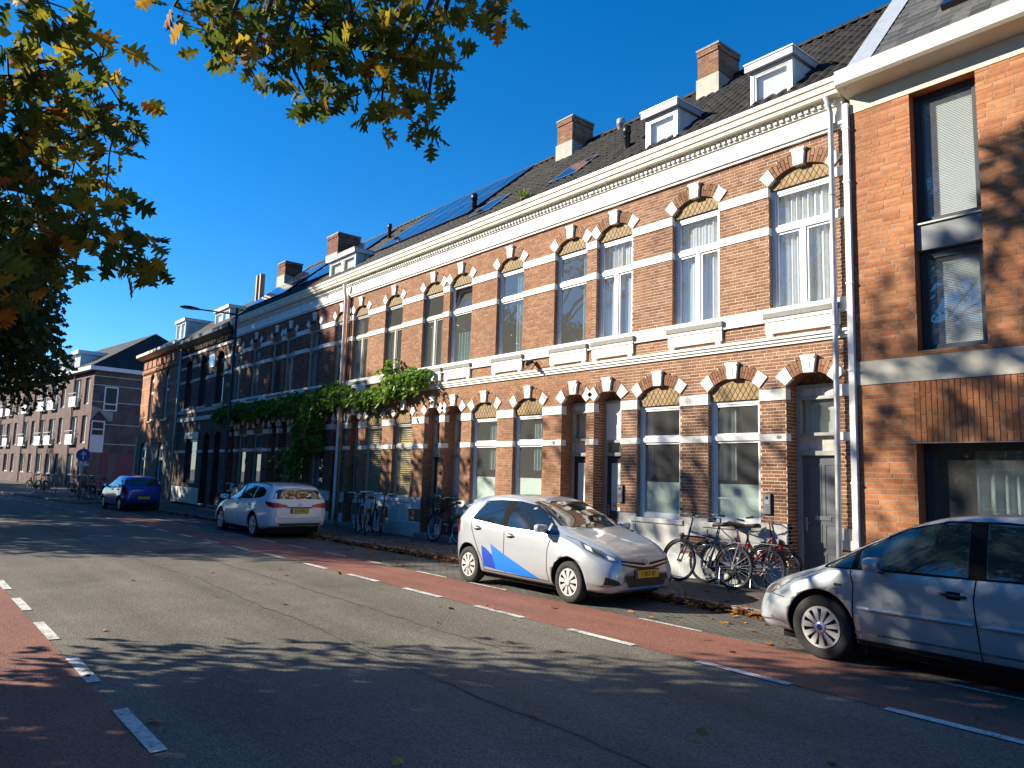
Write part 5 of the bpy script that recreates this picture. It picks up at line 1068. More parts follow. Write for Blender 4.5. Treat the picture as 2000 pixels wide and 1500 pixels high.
for sd in R2: Y.patch('hood_stripe', [(1.95, sd*.62, 0), (1.5, sd*.68, 0), (1.2, sd*.72, 0)], [(1.95, sd*.50, 0), (1.5, sd*.6, 0), (1.2, sd*.70, 0)], (0, 0, -1), 'stripe_blue', .003, 10, 3) if sd > 0 else None
for sd in R2: Y.line('hood_gap', [(1.92, sd*.60, 0), (1.6, sd*.70, 0), (1.12, sd*.74, 0)], (0, 0, -1), .008)
# --- grey-blue people carrier at the right edge
C = Car('parked_mpv', 'silver grey people carrier cut off by the right edge, side moulding on its doors', 'car', dict(W=1.825, r=.325, wheels=(1.32, -1.32), hubmark='plate_blue',
    top=[(2.20, .50), (2.185, .59), (2.10, .67), (1.95, .755), (1.68, .86), (1.44, .945), (1.30, 1.01), (.90, 1.245), (.5, 1.43), (.15, 1.54), (-.3, 1.585), (-1.1, 1.575), (-1.65, 1.49), (-1.88, 1.30), (-2.02, 1.05), (-2.10, .88), (-2.13, .70), (-2.135, .58)],
    belt=[(2.2, .42), (1.35, .86), (1.1, .925), (.0, .96), (-1.0, 1.0), (-1.7, 1.08), (-2.13, 1.0)], bot=[(2.2, .27), (2.05, .21), (1.0, .20), (-1.4, .21), (-1.95, .28), (-2.135, .36)],
    plan=[(2.20, .60), (2.17, .72), (2.07, .85), (1.88, .94), (1.55, .985), (1.1, 1.), (-1.1, 1.), (-1.6, .98), (-1.9, .92), (-2.06, .82), (-2.135, .68)]), (-2.72, 8.19, .0035), math.pi, .95, 'car_greyblue')
C.wheels(11, .20)
C.side('side_window', [(.93, 1.14), (.75, 1.245), (.50, 1.365), (.2, 1.455), (-.08, 1.48)], [(.92, .975), (.6, .985), (.3, .99), (.1, .993), (-.10, .995)], 'car_glass_clear', .004, 20, 6); C.side('side_window', [(-.24, 1.48), (-.7, 1.475), (-1.1, 1.44)], [(-.26, 1.0), (-.8, 1.02), (-1.18, 1.04)], 'car_glass_clear', .004); C.side('side_window', [(-1.24, 1.43), (-1.5, 1.38)], [(-1.28, 1.085), (-1.68, 1.13)], 'car_glass_clear', .004)
C.side('quarter_window', [(1.27, .965), (1.15, 1.02), (1.0, 1.105)], [(1.28, .948), (1.15, .96), (.995, .968)], 'car_glass_clear', .004, 8, 4); C.side('window_pillar', [(-.085, 1.485), (-.235, 1.485)], [(-.105, .985), (-.255, .995)], 'seal', .0045, 4, 6)
for sd in R2: C.line('window_seal', [(1.32, sd*2, .945), (.8, sd*2, .972), (.0, sd*2, .985), (-.7, sd*2, 1.008), (-1.7, sd*2, 1.12), (-1.5, sd*2, 1.40), (-1.1, sd*2, 1.455), (-.4, sd*2, 1.50), (.1, sd*2, 1.485), (.5, sd*2, 1.385), (.85, sd*2, 1.21), (1.1, sd*2, 1.065), (1.31, sd*2, .955)], (0, -sd, 0), .024)
C.side('mirror_base', [(.995, 1.11), (.94, 1.14)], [(.99, .97), (.925, .975)], 'seal', .005, 4, 4)
C.patch('windscreen', [(1.36-.26*(y/.8)**2, y, 0) for y in np.linspace(-.76, .76, 9)], [(.48-.04*(y/.6)**2, y, 0) for y in np.linspace(-.58, .58, 9)], (0, 0, -1), 'car_glass', .004, 20, 10)
C.patch('rear_window', [(-3, y, 1.42) for y in (-.5, 0, .5)], [(-3, y, 1.06) for y in (-.64, 0, .64)], (1, 0, 0), 'car_glass', .004, 14, 6)
for pts in ([(1.0, .945), (.96, .80), (.96, .45), (1.0, .27), (.93, .262)], [(-.17, .985), (-.15, .8), (-.18, .5), (-.20, .262)], [(-1.25, 1.03), (-1.22, .9), (-1.05, .62), (-.95, .45), (-.90, .262)], [(.93, .262), (-.90, .262)]): C.sline('door_gap', pts, .012)
for sd in R2:
    for xa, xb in ((.92, -.14), (-.20, -.95)): MB().tube([C.surf(x, sd, .585)+Vector((0, sd*.004, 0)) for x in np.linspace(xa, xb, 9)], [.012]+[.024]*7+[.02], 8).build('side_moulding', 'car_greyblue', C.root, smooth=True)
C.sline('sill_line', [(.95, .345), (.0, .345), (-.92, .345)], .02, 'lamp_clear', .004); C.side('sill_cladding', [(.93, .275), (-.88, .275)], [(.93, .225), (-.88, .225)], 'black_plastic', .004, 20, 3)
C.handle(.02, .82, 'black_plastic', .22); C.handle(-.98, .84, 'black_plastic', .22); C.mirror(.66, .955, 'car_greyblue', 1.2); C.side('indicator', [(1.16, .80), (1.08, .80)], [(1.16, .775), (1.08, .775)], 'lamp_clear', .008, 4, 2)
for sd in R2:
    C.patch('headlight', [(1.78, sd*.87, .775), (1.96, sd*.83, .71), (2.1, sd*.72, .65)], [(1.86, sd*.86, .66), (2.02, sd*.80, .58), (2.15, sd*.68, .56)], (-.75, -sd*.66, 0), 'lamp_clear', .006, 12, 6)
    C.line('hood_gap', [(2.1, sd*.66, 0), (1.7, sd*.78, 0), (1.3, sd*.80, 0)], (0, 0, -1), .008); C.line('bumper_gap', [(1.99, sd*2, .60), (1.74, sd*2, .575)], (0, -sd, 0), .008)
    C.patch('tail_light', [(-1.9, sd*.84, 1.1), (-2.02, sd*.78, 1.1)], [(-1.92, sd*.84, .75), (-2.06, sd*.76, .75)], (.7, -sd*.7, 0), 'lamp_red', .006, 8, 6)
C.patch('bumper_trim', [(3, -.85, .36), (3, .85, .36)], [(3, -.85, .28), (3, .85, .28)], (-1, 0, 0), 'black_plastic', .004, 14, 3); C.patch('grille', [(3, -.4, .56), (3, .4, .56)], [(3, -.36, .49), (3, .36, .49)], (-1, 0, 0), 'black_plastic', .004, 10, 3); C.plate(3, .42, 1, None)
for sd in R2: b = MB(); b.box(.88, .9, min(sd*.62, sd*.80), max(sd*.62, sd*.80), .12, .36); b.build('mud_flap', 'under_black', C.root)
# --- white estate seen from behind
A = Car('parked_estate', 'white estate car parked nose away with red tail lights and yellow plate', 'car', dict(W=1.81, r=.325, wheels=(1.33, -1.33),
    top=[(2.28, .55), (2.265, .64), (2.18, .73), (1.9, .84), (1.3, .95), (1.0, 1.0), (.85, 1.06), (.4, 1.28), (.05, 1.42), (-.3, 1.475), (-.8, 1.49), (-1.5, 1.465), (-2.05, 1.40), (-2.18, 1.33), (-2.30, 1.12), (-2.38, .97), (-2.42, .85), (-2.425, .55)],
    belt=[(2.28, .5), (1.2, .88), (.9, .93), (.0, .98), (-1.2, 1.03), (-2.0, 1.06), (-2.42, .98)], bot=[(2.28, .26), (2.1, .20), (1.0, .19), (-1.4, .20), (-2.1, .28), (-2.425, .34)],
    plan=[(2.28, .58), (2.25, .70), (2.15, .84), (1.95, .935), (1.6, .985), (1.1, 1.), (-1.4, 1.), (-1.9, .975), (-2.2, .93), (-2.34, .86), (-2.425, .74)]), (-20.5, 8.22, .0035), math.pi, (.90, .93, .93), 'car_white')
A.wheels(5, .20, 'hub_silver', 'alloy', .72)
A.side('side_window', [(.72, 1.09), (.5, 1.205), (.2, 1.33), (-.15, 1.385)], [(.74, .97), (.4, .985), (.1, .99), (-.18, 1.0)], 'car_glass', .004); A.side('side_window', [(-.26, 1.39), (-.7, 1.395), (-1.08, 1.37)], [(-.28, 1.01), (-.7, 1.02), (-1.14, 1.035)], 'car_glass', .004); A.side('side_window', [(-1.20, 1.365), (-1.55, 1.345), (-1.82, 1.27)], [(-1.22, 1.045), (-1.6, 1.07), (-1.90, 1.13)], 'car_glass', .004)
A.side('window_pillar', [(-.14, 1.385), (-.27, 1.39)], [(-.17, 1.0), (-.29, 1.01)], 'seal', .0045, 4, 6)
A.patch('rear_window', [(-3, y, 1.345-.05*(y/.6)**2) for y in np.linspace(-.60, .60, 7)], [(-3, y, 1.06) for y in np.linspace(-.72, .72, 7)], (1, 0, 0), 'car_glass', .004, 16, 6); A.patch('windscreen', [(.95-.2*(y/.75)**2, y, 0) for y in np.linspace(-.72, .72, 9)], [(.1-.04*(y/.6)**2, y, 0) for y in np.linspace(-.56, .56, 9)], (0, 0, -1), 'car_glass', .004, 20, 8)
for sd in R2:
    A.patch('tail_light', [(-2.08, sd*.86, 1.0), (-2.25, sd*.82, .985), (-2.36, sd*.74, .965), (-2.41, sd*.60, .945), (-2.42, sd*.36, .90)], [(-2.12, sd*.86, .93), (-2.26, sd*.82, .855), (-2.37, sd*.74, .83), (-2.42, sd*.60, .83), (-2.425, sd*.36, .85)], (.75, -sd*.66, 0), 'lamp_red', .008, 20, 6)
    A.line('tailgate_gap', [(-3, sd*.66, .98), (-3, sd*.66, .62), (-3, sd*.58, .56), (-3, 0, .55)], (1, 0, 0), .009); b = MB(); pts = [A.hit((x, sd*.62, 3), (0, 0, -1))[0]+Vector((0, 0, .035)) for x in np.linspace(.1, -1.9, 9)]; pts = [pts[0]-Vector((0, 0, .035))]+pts+[pts[-1]-Vector((0, 0, .035))]; b.tube(pts, .014, 8); b.build('roof_rail', 'black_plastic', A.root, smooth=True)
A.patch('bumper_trim', [(-3, -.62, .42), (-3, .62, .42)], [(-3, -.66, .345), (-3, .66, .345)], (1, 0, 0), 'black_plastic', .004, 14, 3); A.line('plate_recess', [(-3, -.36, .835), (-3, .36, .835)], (1, 0, 0), .03, 'seal'); A.plate(-3, .745, -1, 'KX-989-J')
for pts in ([(.86, .93), (.80, .75), (.80, .40), (.84, .27)], [(-.22, 1.0), (-.20, .8), (-.2, .27)], [(-1.2, 1.03), (-1.15, .85), (-.95, .6), (-.82, .27)]): A.sline('door_gap', pts, .013)
A.handle(-.05, .86, 'car_white'); A.handle(-1.02, .88, 'car_white'); A.mirror(.72, .955, 'car_white', 1.1); A.sline('sill_trim', [(.85, .235), (-.85, .235)], .05, 'black_plastic', .004); A.line('tailgate_wiper', [(-3, .0, 1.09), (-3, -.35, 1.11)], (1, 0, 0), .02, off=.02)
h = A.hit((-3, 0, .905), (1, 0, 0))[0]; b = MB(); b.ring((h.x-.012, 0, .905), .042, .006, 'x', 20, 6); b.tube([(h.x-.012, -.06, .9), (h.x-.012, .06, .91)], .006, 6); b.build('emblem', 'chrome', A.root, smooth=True)
# --- small blue hatchback
K = Car('parked_small_car', 'bright blue small hatchback parked nose away near the dark brick house', 'car', dict(W=1.6, r=.285, wheels=(1.19, -1.19),
    top=[(1.90, .56), (1.885, .66), (1.82, .75), (1.65, .85), (1.3, .95), (1.02, 1.02), (.88, 1.08), (.5, 1.26), (.12, 1.40), (-.2, 1.46), (-.6, 1.48), (-1.1, 1.455), (-1.42, 1.39), (-1.55, 1.22), (-1.66, 1.02), (-1.74, .88), (-1.77, .72), (-1.775, .56)],
    belt=[(1.9, .5), (1.2, .87), (.9, .92), (.0, .96), (-1.0, 1.02), (-1.4, 1.06), (-1.775, 1.0)], bot=[(1.9, .26), (1.75, .2), (1.0, .19), (-1.3, .20), (-1.6, .28), (-1.775, .36)],
    plan=[(1.90, .58), (1.87, .70), (1.78, .84), (1.6, .935), (1.3, .985), (.9, 1.), (-.9, 1.), (-1.3, .985), (-1.55, .94), (-1.70, .86), (-1.775, .74)]), (-32.85, 7.62, .0035), math.pi+.05, .91, 'car_blue')
K.wheels(7, .17); K.side('side_window', [(.68, 1.12), (.4, 1.27), (.0, 1.37), (-.2, 1.38)], [(.70, .975), (.3, .985), (.0, .99), (-.22, 1.0)], 'car_glass', .004); K.side('side_window', [(-.32, 1.385), (-.7, 1.37), (-1.05, 1.32)], [(-.34, 1.01), (-.8, 1.03), (-1.2, 1.08)], 'car_glass', .004)
K.patch('rear_window', [(-3, y, 1.36-.04*(y/.5)**2) for y in np.linspace(-.52, .52, 7)], [(-3, y, 1.04) for y in np.linspace(-.60, .60, 7)], (1, 0, 0), 'car_glass', .004, 14, 6); K.patch('windscreen', [(.97-.2*(y/.7)**2, y, 0) for y in np.linspace(-.66, .66, 9)], [(.15-.04*(y/.6)**2, y, 0) for y in np.linspace(-.5, .5, 9)], (0, 0, -1), 'car_glass', .004, 20, 8)
for sd in R2: K.patch('tail_light', [(-1.50, sd*.76, 1.0), (-1.62, sd*.73, .98), (-1.72, sd*.66, .93)], [(-1.54, sd*.76, .78), (-1.65, sd*.72, .74), (-1.74, sd*.66, .75)], (.7, -sd*.7, 0), 'lamp_red', .008, 12, 6)
K.plate(-3, .56, -1, None); K.handle(-.1, .86, 'car_blue'); K.handle(-.95, .88, 'car_blue'); K.mirror(.70, .96, 'car_blue', 1.)
K.line('tailgate_gap', [(-3, -.6, .95), (-3, -.58, .66), (-3, .58, .66), (-3, .6, .95)], (1, 0, 0), .009)
for pts in ([(.84, .92), (.78, .75), (.8, .27)], [(-.26, .99), (-.22, .27)]): K.sline('door_gap', pts, .009)
K.patch('bumper_trim', [(-3, -.5, .42), (-3, .5, .42)], [(-3, -.55, .36), (-3, .55, .36)], (1, 0, 0), 'black_plastic', .004, 10, 3)
# ------------------------------------------------------------------ bicycles
def make_bike(ladies=False):
    root = thing('bicycle', '', 'bicycle'); R = .335; xf, xr = .53, -.53
    for xw in (xf, xr):
        t = MB(); t.ring((0, 0, 0), R-.018, .020, 'y', 40, 8); T = t.build('wheel', 'rubber', root, smooth=True); T.location = (xw, 0, R)
        t = MB(); t.ring((0, 0, 0), R-.043, .010, 'y', 40, 6); t.build('rim', 'chrome', T, smooth=True)
        t = MB()
        for i in range(28):
            a = 2*math.pi*i/28; s = .025 if i % 2 else -.025; e = a+(.35 if i % 4 < 2 else -.35); t.tube([(.02*math.cos(e), s, .02*math.sin(e)), ((R-.045)*math.cos(a), 0, (R-.045)*math.sin(a))], .0016, 3, False)
        t.build('spokes', 'steel', T); t = MB(); t.tube([(0, -.05, 0), (0, .05, 0)], .022, 10); t.build('hub', 'steel', T)
        t = MB(); n = 22; a0, a1 = (.15, 2.6) if xw > 0 else (.2, 3.0); V = []
        for i in range(n+1):
            a = a0+(a1-a0)*i/n
            for (y, d) in ((-.028, -.008), (-.015, .003), (.015, .003), (.028, -.008)): V.append(((R+.022+d)*math.cos(a), y, (R+.022+d)*math.sin(a)))
        t.add(V, [(i*4+j, i*4+j+1, (i+1)*4+j+1, (i+1)*4+j) for i in range(n) for j in range(3)]); m = t.build('mudguard', 'black_metal', root, smooth=True); m.location = (xw, 0, R)
    seat, head, bb = Vector((-.20, 0, .80)), Vector((.36, 0, .83)), Vector((-.06, 0, .29)); hl = Vector((.40, 0, .68))
    f = MB(); f.tube([bb, seat], .016, 8); f.tube([bb, hl], .019, 8); f.tube([hl+Vector((.015, 0, -.05)), head+Vector((-.01, 0, .05))], .02, 8)
    if ladies: f.tube([Vector((-.12, 0, .45)), Vector((.12, 0, .47)), head-Vector((0, 0, .05))], .016, 8)
    else: f.tube([seat-Vector((-.012, 0, .05)), head], .017, 8)
    for s in (-1, 1): f.tube([bb, (xr, s*.05, R)], .010, 6); f.tube([seat-Vector((0, 0, .06)), (xr, s*.05, R)], .009, 6)
    f.build('frame', 'black_metal', root, smooth=True)
    f = MB()
    for s in (-1, 1): f.tube([hl+Vector((.0, s*.03, -.05)), (.47, s*.05, .5), (xf, s*.05, R)], .011, 6)
    f.tube([head+Vector((-.01, 0, .05)), head+Vector((-.045, 0, .22))], .013, 8); f.build('fork', 'black_metal', root, smooth=True)
    h = MB(); c = head+Vector((-.045, 0, .22))
    for s in (-1, 1): h.tube([c, c+Vector((.06, s*.1, .05)), c+Vector((.03, s*.24, .07)), c+Vector((-.12, s*.29, .05)), c+Vector((-.24, s*.29, .03))], .011, 8)
    Hb = h.build('handlebar', 'chrome', root, smooth=True); h = MB()
    for s in (-1, 1): h.tube([c+Vector((-.13, s*.29, .05)), c+Vector((-.25, s*.29, .03))], .016, 8)
    h.build('grip', 'black_plastic', Hb, smooth=True); h = MB(); h.lathe([(0, .03), (.03, .03), (.033, .02), (.033, .0), (0, 0)], tuple(c+Vector((.02, .1, .05))), 'z', 14); h.build('bell', 'chrome', Hb, smooth=True)
    s_ = MB(); s_.tube([seat, seat+Vector((-.03, 0, .14))], .012, 8); s_.build('seat_post', 'chrome', root, smooth=True); sd = MB(); st = seat+Vector((-.05, 0, .17)); V = []
    for i, (x, wd, hh) in enumerate(((.16, .018, .0), (.08, .03, .012), (0, .065, .018), (-.07, .10, .03), (-.12, .09, .035), (-.14, .03, .03))):
        for (y, z) in ((-1, -.035), (-.9, .005), (-.3, .022), (.3, .022), (.9, .005), (1, -.035)): V.append((st.x+x, wd*y, st.z+hh+z))
    sd.add(V, [(i*6+j, i*6+j+1, (i+1)*6+j+1, (i+1)*6+j) for i in range(5) for j in range(5)]+[(0, 5, 4, 3, 2, 1), (30, 31, 32, 33, 34, 35)]+[(i*6, (i+1)*6, (i+1)*6+5, i*6+5) for i in range(5)]); sd.build('saddle', mat('saddle', (.045, .028, .02), .5), root, smooth=True)
    k = MB(); k.tube([bb+Vector((0, -.06, 0)), bb+Vector((0, .06, 0))], .02, 8); k.tube([bb+Vector((0, -.06, 0)), bb+Vector((.06, -.065, -.155))], .010, 6); k.tube([bb+Vector((0, .06, 0)), bb+Vector((-.06, .065, .155))], .010, 6); k.box(bb.x+.02, bb.x+.10, -.16, -.07, bb.z-.17, bb.z-.145); k.box(bb.x-.10, bb.x-.02, .07, .16, bb.z+.145, bb.z+.17); k.build('crank', 'steel', root)
    k = MB(); k.prism([(bb.x+.11, bb.z+.0), (bb.x+.08, bb.z+.09), (bb.x-.02, bb.z+.11), (xr-.02, R+.07), (xr-.07, R), (xr-.02, R-.07), (bb.x-.02, bb.z-.1), (bb.x+.08, bb.z-.08)], 'y', -.05, -.03); k.build('chain_case', 'black_plastic', root)
    k = MB(); z = .72
    for s in (-1, 0, 1): k.tube([(seat.x-.08, s*.055, z), (xr-.22, s*.055, z-.005)], .006, 6)
    k.tube([(xr-.22, -.055, z-.005), (xr-.22, .055, z-.005)], .006, 6)
    for s in (-1, 1): k.tube([(xr-.1, s*.055, z), (xr, s*.055, R)], .005, 6)
    k.build('rack', 'steel', root); k = MB(); k.box(xr-.25, xr-.22, -.035, .035, z-.06, z-.0); k.build('tail_lamp', 'lamp_red', root); k = MB(); k.lathe([(0, .06), (.025, .05), (.035, .02), (.035, 0), (0, 0)], (.49, 0, .76), 'x', 12); k.build('head_lamp', 'black_plastic', root)
    k = MB(); k.tube([(-.3, .03, .3), (-.36, .13, .02)], .009, 6); k.build('kickstand', 'steel', root); return root
def crate(root, wire=False):
    x0, x1, y0, y1, z0, z1 = .38, .72, -.2, .2, .82, 1.08; b = MB()
    if wire:
        for z in (z0, (z0+z1)/2, z1): b.tube([(x0, y0, z), (x1, y0, z), (x1, y1, z), (x0, y1, z), (x0, y0, z)], .006, 5)
        for i in range(6):
            t = i/5; b.tube([(x0+(x1-x0)*t, y0, z0), (x0+(x1-x0)*t, y0, z1)], .004, 4); b.tube([(x0+(x1-x0)*t, y1, z0), (x0+(x1-x0)*t, y1, z1)], .004, 4); b.tube([(x1, y0+(y1-y0)*t, z0), (x1, y0+(y1-y0)*t, z1)], .004, 4); b.tube([(x0, y0+(y1-y0)*t, z0), (x0, y0+(y1-y0)*t, z1)], .004, 4); b.tube([(x0, y0+(y1-y0)*t, z0), (x1, y0+(y1-y0)*t, z0)], .004, 4)
        b.build('front_rack', 'black_metal', root)
    else:
        b.box(x0, x1, y0, y1, z0, z0+.015); t = .012
        for k in range(5):
            za, zb = z0+.02+k*.05, z0+.06+k*.05; b.box(x0, x1, y0, y0+t, za, zb); b.box(x0, x1, y1-t, y1, za, zb); b.box(x0, x0+t, y0+t, y1-t, za, zb); b.box(x1-t, x1, y0+t, y1-t, za, zb)
        for (px, py) in ((x0, y0), (x1, y0), (x0, y1), (x1, y1)): b.box(px-.012, px+.012, py-.012, py+.012, z0, z1+.005)
        b.build('basket', mat('basket_dark', (.03, .035, .028), .7), root)
mat('frame_blue', (.03, .04, .10), .35, metal=.3); mat('frame_red', (.32, .02, .02), .35); mat('frame_green', (.04, .06, .05), .4); mat('frame_silver', (.35, .35, .36), .35, metal=.5)
BK = [make_bike(False), make_bike(True)]; bused = [False, False]
def put_bike(kind, x, y, rz, lean, label, fm=None, z=PZ):
    r = BK[kind] if not bused[kind] else copy_tree(BK[kind]); bused[kind] = True
    r.location = (x, y, z); r.rotation_euler = (lean, 0, rz); r.rotation_mode = 'XYZ'; r['label'] = label; r['group'] = 'bicycles parked on the pavement'
    if fm:
        for c in r.children:
            if c.name.split('.')[0] in ('frame', 'fork'): c.material_slots[0].link = 'OBJECT'; c.material_slots[0].material = M[fm]
    return r
PI = math.pi
put_bike(0, -7.60, 10.40, PI, .12, 'dark blue crossbar bicycle nearest the pavement edge below the right ground floor windows', 'frame_blue')
put_bike(1, -7.22, 10.66, PI+.05, .13, 'black bicycle squeezed second in the group below the right ground floor windows')
put_bike(1, -7.05, 10.80, .12, -.10, 'red bicycle closest to the wall left of the grey panel door', 'frame_red')
bk = put_bike(1, -15.42, 10.72, PI, .10, 'black bicycle with a dark front basket behind the silver hatchback'); crate(bk)
bk = put_bike(0, -18.95, 10.30, -.62, .07, 'black bicycle with a wire front rack turned towards the road', None); crate(bk, True)
put_bike(1, -18.45, 10.32, 2.45, .06, 'black bicycle in the middle of the three below the yellow blinds')
bk = put_bike(0, -17.95, 10.36, -.5, -.06, 'dark bicycle with a white saddle cover next to the stone step', 'frame_green')
b = MB(); V = []
for (x, wd, hh) in ((.17, .022, .0), (.08, .036, .014), (0, .072, .022), (-.07, .108, .034), (-.13, .098, .04), (-.15, .04, .034)):
    for (y, z) in ((-1, -.05), (-.9, .012), (-.3, .03), (.3, .03), (.9, .012), (1, -.05)): V.append((-.25+x, wd*y, .97+hh+z))
b.add(V, [(i*6+j, i*6+j+1, (i+1)*6+j+1, (i+1)*6+j) for i in range(5) for j in range(5)]); b.build('saddle_cover', 'frame_white', bk, smooth=True)
put_bike(1, -26.2, 10.45, PI, .1, 'grey bicycle half hidden behind the white estate car', 'frame_silver'); put_bike(0, -29.6, 10.3, PI+.3, .1, 'dark bicycle leaning beside the lamp post', None)
put_bike(0, -40.6, 7.95, PI+.5, .05, 'dark bicycle nearest the blue car', None); put_bike(1, -41.6, 7.75, PI+.2, -.05, 'black bicycle in the middle of the bicycle group beside the blue car'); put_bike(0, -42.8, 7.55, PI-.2, .06, 'dark bicycle at the left end of the bicycle group beside the blue car'); put_bike(1, -43.6, 7.6, .3, .05, 'green framed bicycle standing apart left of the bicycle group beside the blue car', 'frame_green')
put_bike(1, -48.2, 7.1, .2, .05, 'pale bicycle at the right of the most distant bicycles', 'frame_silver'); put_bike(0, -49.4, 6.9, PI, -.05, 'grey bicycle in the middle of the most distant bicycles', 'frame_silver'); put_bike(1, -50.6, 6.6, PI+.3, .05, 'dark bicycle at the left of the most distant bicycles')
# ------------------------------------------------------------------ lamp post and sign
L = thing('street_lamp', 'tall dark street lamp with a single arm reaching over the road', 'street lamp', (-27.35, 9.35, PZ)); b = MB(); b.tube([(0, 0, 0), (0, 0, .9), (0, 0, .95), (0, 0, 7.5)], [.085, .085, .062, .042], 12); b.build('pole', 'black_metal', L, smooth=True)
b = MB(); b.tube([(0, 0, 7.25), (0, -.5, 7.24), (0, -1.35, 7.22)], [.03, .028, .025], 8); b.ring((0, -.12, 7.0), .22, .012, 'x', 16, 6, -.2, 2.2); b.build('arm', 'black_metal', L, smooth=True)
b = MB(); V = []
for (y, wd, zt, zb) in ((-1.3, .04, .03, -.03), (-1.45, .09, .055, -.03), (-1.65, .12, .07, -.035), (-1.85, .10, .055, -.03), (-1.98, .04, .01, -.02)):
    for (sx, z) in ((-1, zb), (-.9, zb*.2), (-.4, zt), (.4, zt), (.9, zb*.2), (1, zb)): V.append((sx*wd, y, 7.22+z))
b.add(V, [(i*6+j, i*6+(j+1) % 6, (i+1)*6+(j+1) % 6, (i+1)*6+j) for i in range(4) for j in range(6)]+[(0, 1, 2, 3, 4, 5), (29, 28, 27, 26, 25, 24)]); hd = b.build('lamp_head', 'black_metal', L, smooth=True)
b = MB(); b.box(-.07, .07, -1.85, -1.5, 7.172, 7.186); b.build('lamp_glass', 'glass', L)
sp = at_dist(163, 889, 41.0); S = thing('traffic_sign', 'round blue sign with a white upward arrow on a grey pole', 'traffic sign', (sp.x, sp.y, PZ), math.atan2(-sp.y, -sp.x)+PI/2)
b = MB(); b.tube([(0, .05, 0), (0, .05, sp.z+.3)], .04, 8); b.build('pole', 'zinc', S, smooth=True); b = MB(); b.lathe([(0, -.02), (.31, -.02), (.31, .0), (0, 0)], (0, 0, sp.z-PZ), 'y', 32); b.build('disc', mat('sign_blue', (.01, .05, .32), .4), S); zc = sp.z-PZ
b = MB(); b.lathe([(.31, -.022), (.295, -.024), (.295, -.018)], (0, 0, zc), 'y', 32); b.build('rim', 'frame_white', S); b = MB(); b.prism([(-.03, zc-.2), (.03, zc-.2), (.03, zc+.05), (.11, zc+.0), (.11, zc+.06), (0, zc+.2), (-.11, zc+.06), (-.11, zc+.0), (-.03, zc+.05)], 'y', -.026, -.021); b.build('arrow', 'frame_white', S); b = MB(); b.box(-.26, .26, -.02, .0, zc-.5, zc-.36); b.build('plate', 'frame_white', S)
# ------------------------------------------------------------------ leaves, trees, vine, litter
def leaf_template(kind):
    if kind == 'oak':   # lobed outline with pointed tips, folded along the midrib
        H = [(0, .04), (.08, .10), (.17, .17), (.07, .25), (.30, .36), (.33, .42), (.09, .46), (.34, .60), (.35, .67), (.10, .66), (.22, .82), (.06, .84), (0, 1.)]
        mid = [(0, y) for (_, y) in H]; V = []; F = []
        for s in (1, -1):
            o = len(V); V += [(s*x, y, .30*x-.5*x*x-.20*y*y) for x, y in H]; m = len(V); V += [(0, max(min(y, 1), 0), -.20*y*y) for (_, y) in H]
            for i in range(len(H)-1): F.append((o+i, o+i+1, m+i+1, m+i) if s > 0 else (o+i, m+i, m+i+1, o+i+1))
        return np.array(V), F
    if kind == 'mid':
        V = [(0, 0, 0), (.26, .30, .05), (.12, .45, .03), (.30, .62, .02), (0, 1, -.08), (-.30, .62, .02), (-.12, .45, .03), (-.26, .30, .05), (0, .5, -.02)]
        return np.array(V, float), [(8, 0, 1, 2), (8, 2, 3, 4), (8, 4, 5, 6), (8, 6, 7, 0)]
    if kind == 'clump':   # a spray of three leaves
        V, F = [], []
        for a in (-.8, 0, .8):
            o = len(V); c, s = math.cos(a), math.sin(a)
            for (x, y, z) in ((0, 0, 0), (.2, .45, .06), (0, 1, -.12), (-.2, .45, .06)): V.append((x*c-y*s, x*s+y*c, z))
            F.append((o, o+1, o+2, o+3))
        return np.array(V), F
    return np.array([(0, 0, 0), (.17, .4, .03), (0, 1, -.08), (-.17, .4, .03)], float), [(0, 1, 2, 3)]
def scatter(name, kind, P, D, size, rnd, m, parent=None, stuff=True, spin=None):
    """many leaves in one mesh: positions P, pointing directions D"""
    T, F = leaf_template(kind); P = np.asarray(P, float); D = np.asarray(D, float); n = len(P); D /= np.linalg.norm(D, axis=1)[:, None]
    r = np.random.default_rng(len(P)); q = r.normal(size=(n, 3)) if spin is None else np.asarray(spin); X = np.cross(D, q); X /= np.linalg.norm(X, axis=1)[:, None]; Z = np.cross(X, D)
    V = P[:, None, :]+np.asarray(size)[:, None, None]*(T[None, :, 0:1]*X[:, None]+T[None, :, 1:2]*D[:, None]+T[None, :, 2:3]*Z[:, None])
    k = len(T); nf = len(F); lens = np.array([len(f) for f in F]); flat = np.concatenate([np.array(f) for f in F]); L_ = len(flat)
    idx = (flat[None]+(np.arange(n)*k)[:, None]).ravel().astype(np.int32); ltot = np.tile(lens, n).astype(np.int32); lst = np.concatenate([[0], np.cumsum(ltot)[:-1]]).astype(np.int32)
    me = bpy.data.meshes.new(name); me.vertices.add(n*k); me.vertices.foreach_set('co', V.ravel().astype(np.float32)); me.loops.add(len(idx)); me.loops.foreach_set('vertex_index', idx); me.polygons.add(n*nf); me.polygons.foreach_set('loop_start', lst); me.polygons.foreach_set('loop_total', ltot)
    a = me.attributes.new('rnd', 'FLOAT', 'FACE'); a.data.foreach_set('value', np.repeat(np.asarray(rnd, float), nf)); me.update(); me.validate(); me.materials.append(M[m])
    return link(name, me, parent, 'stuff' if stuff else None)
NR = np.random.default_rng(5)
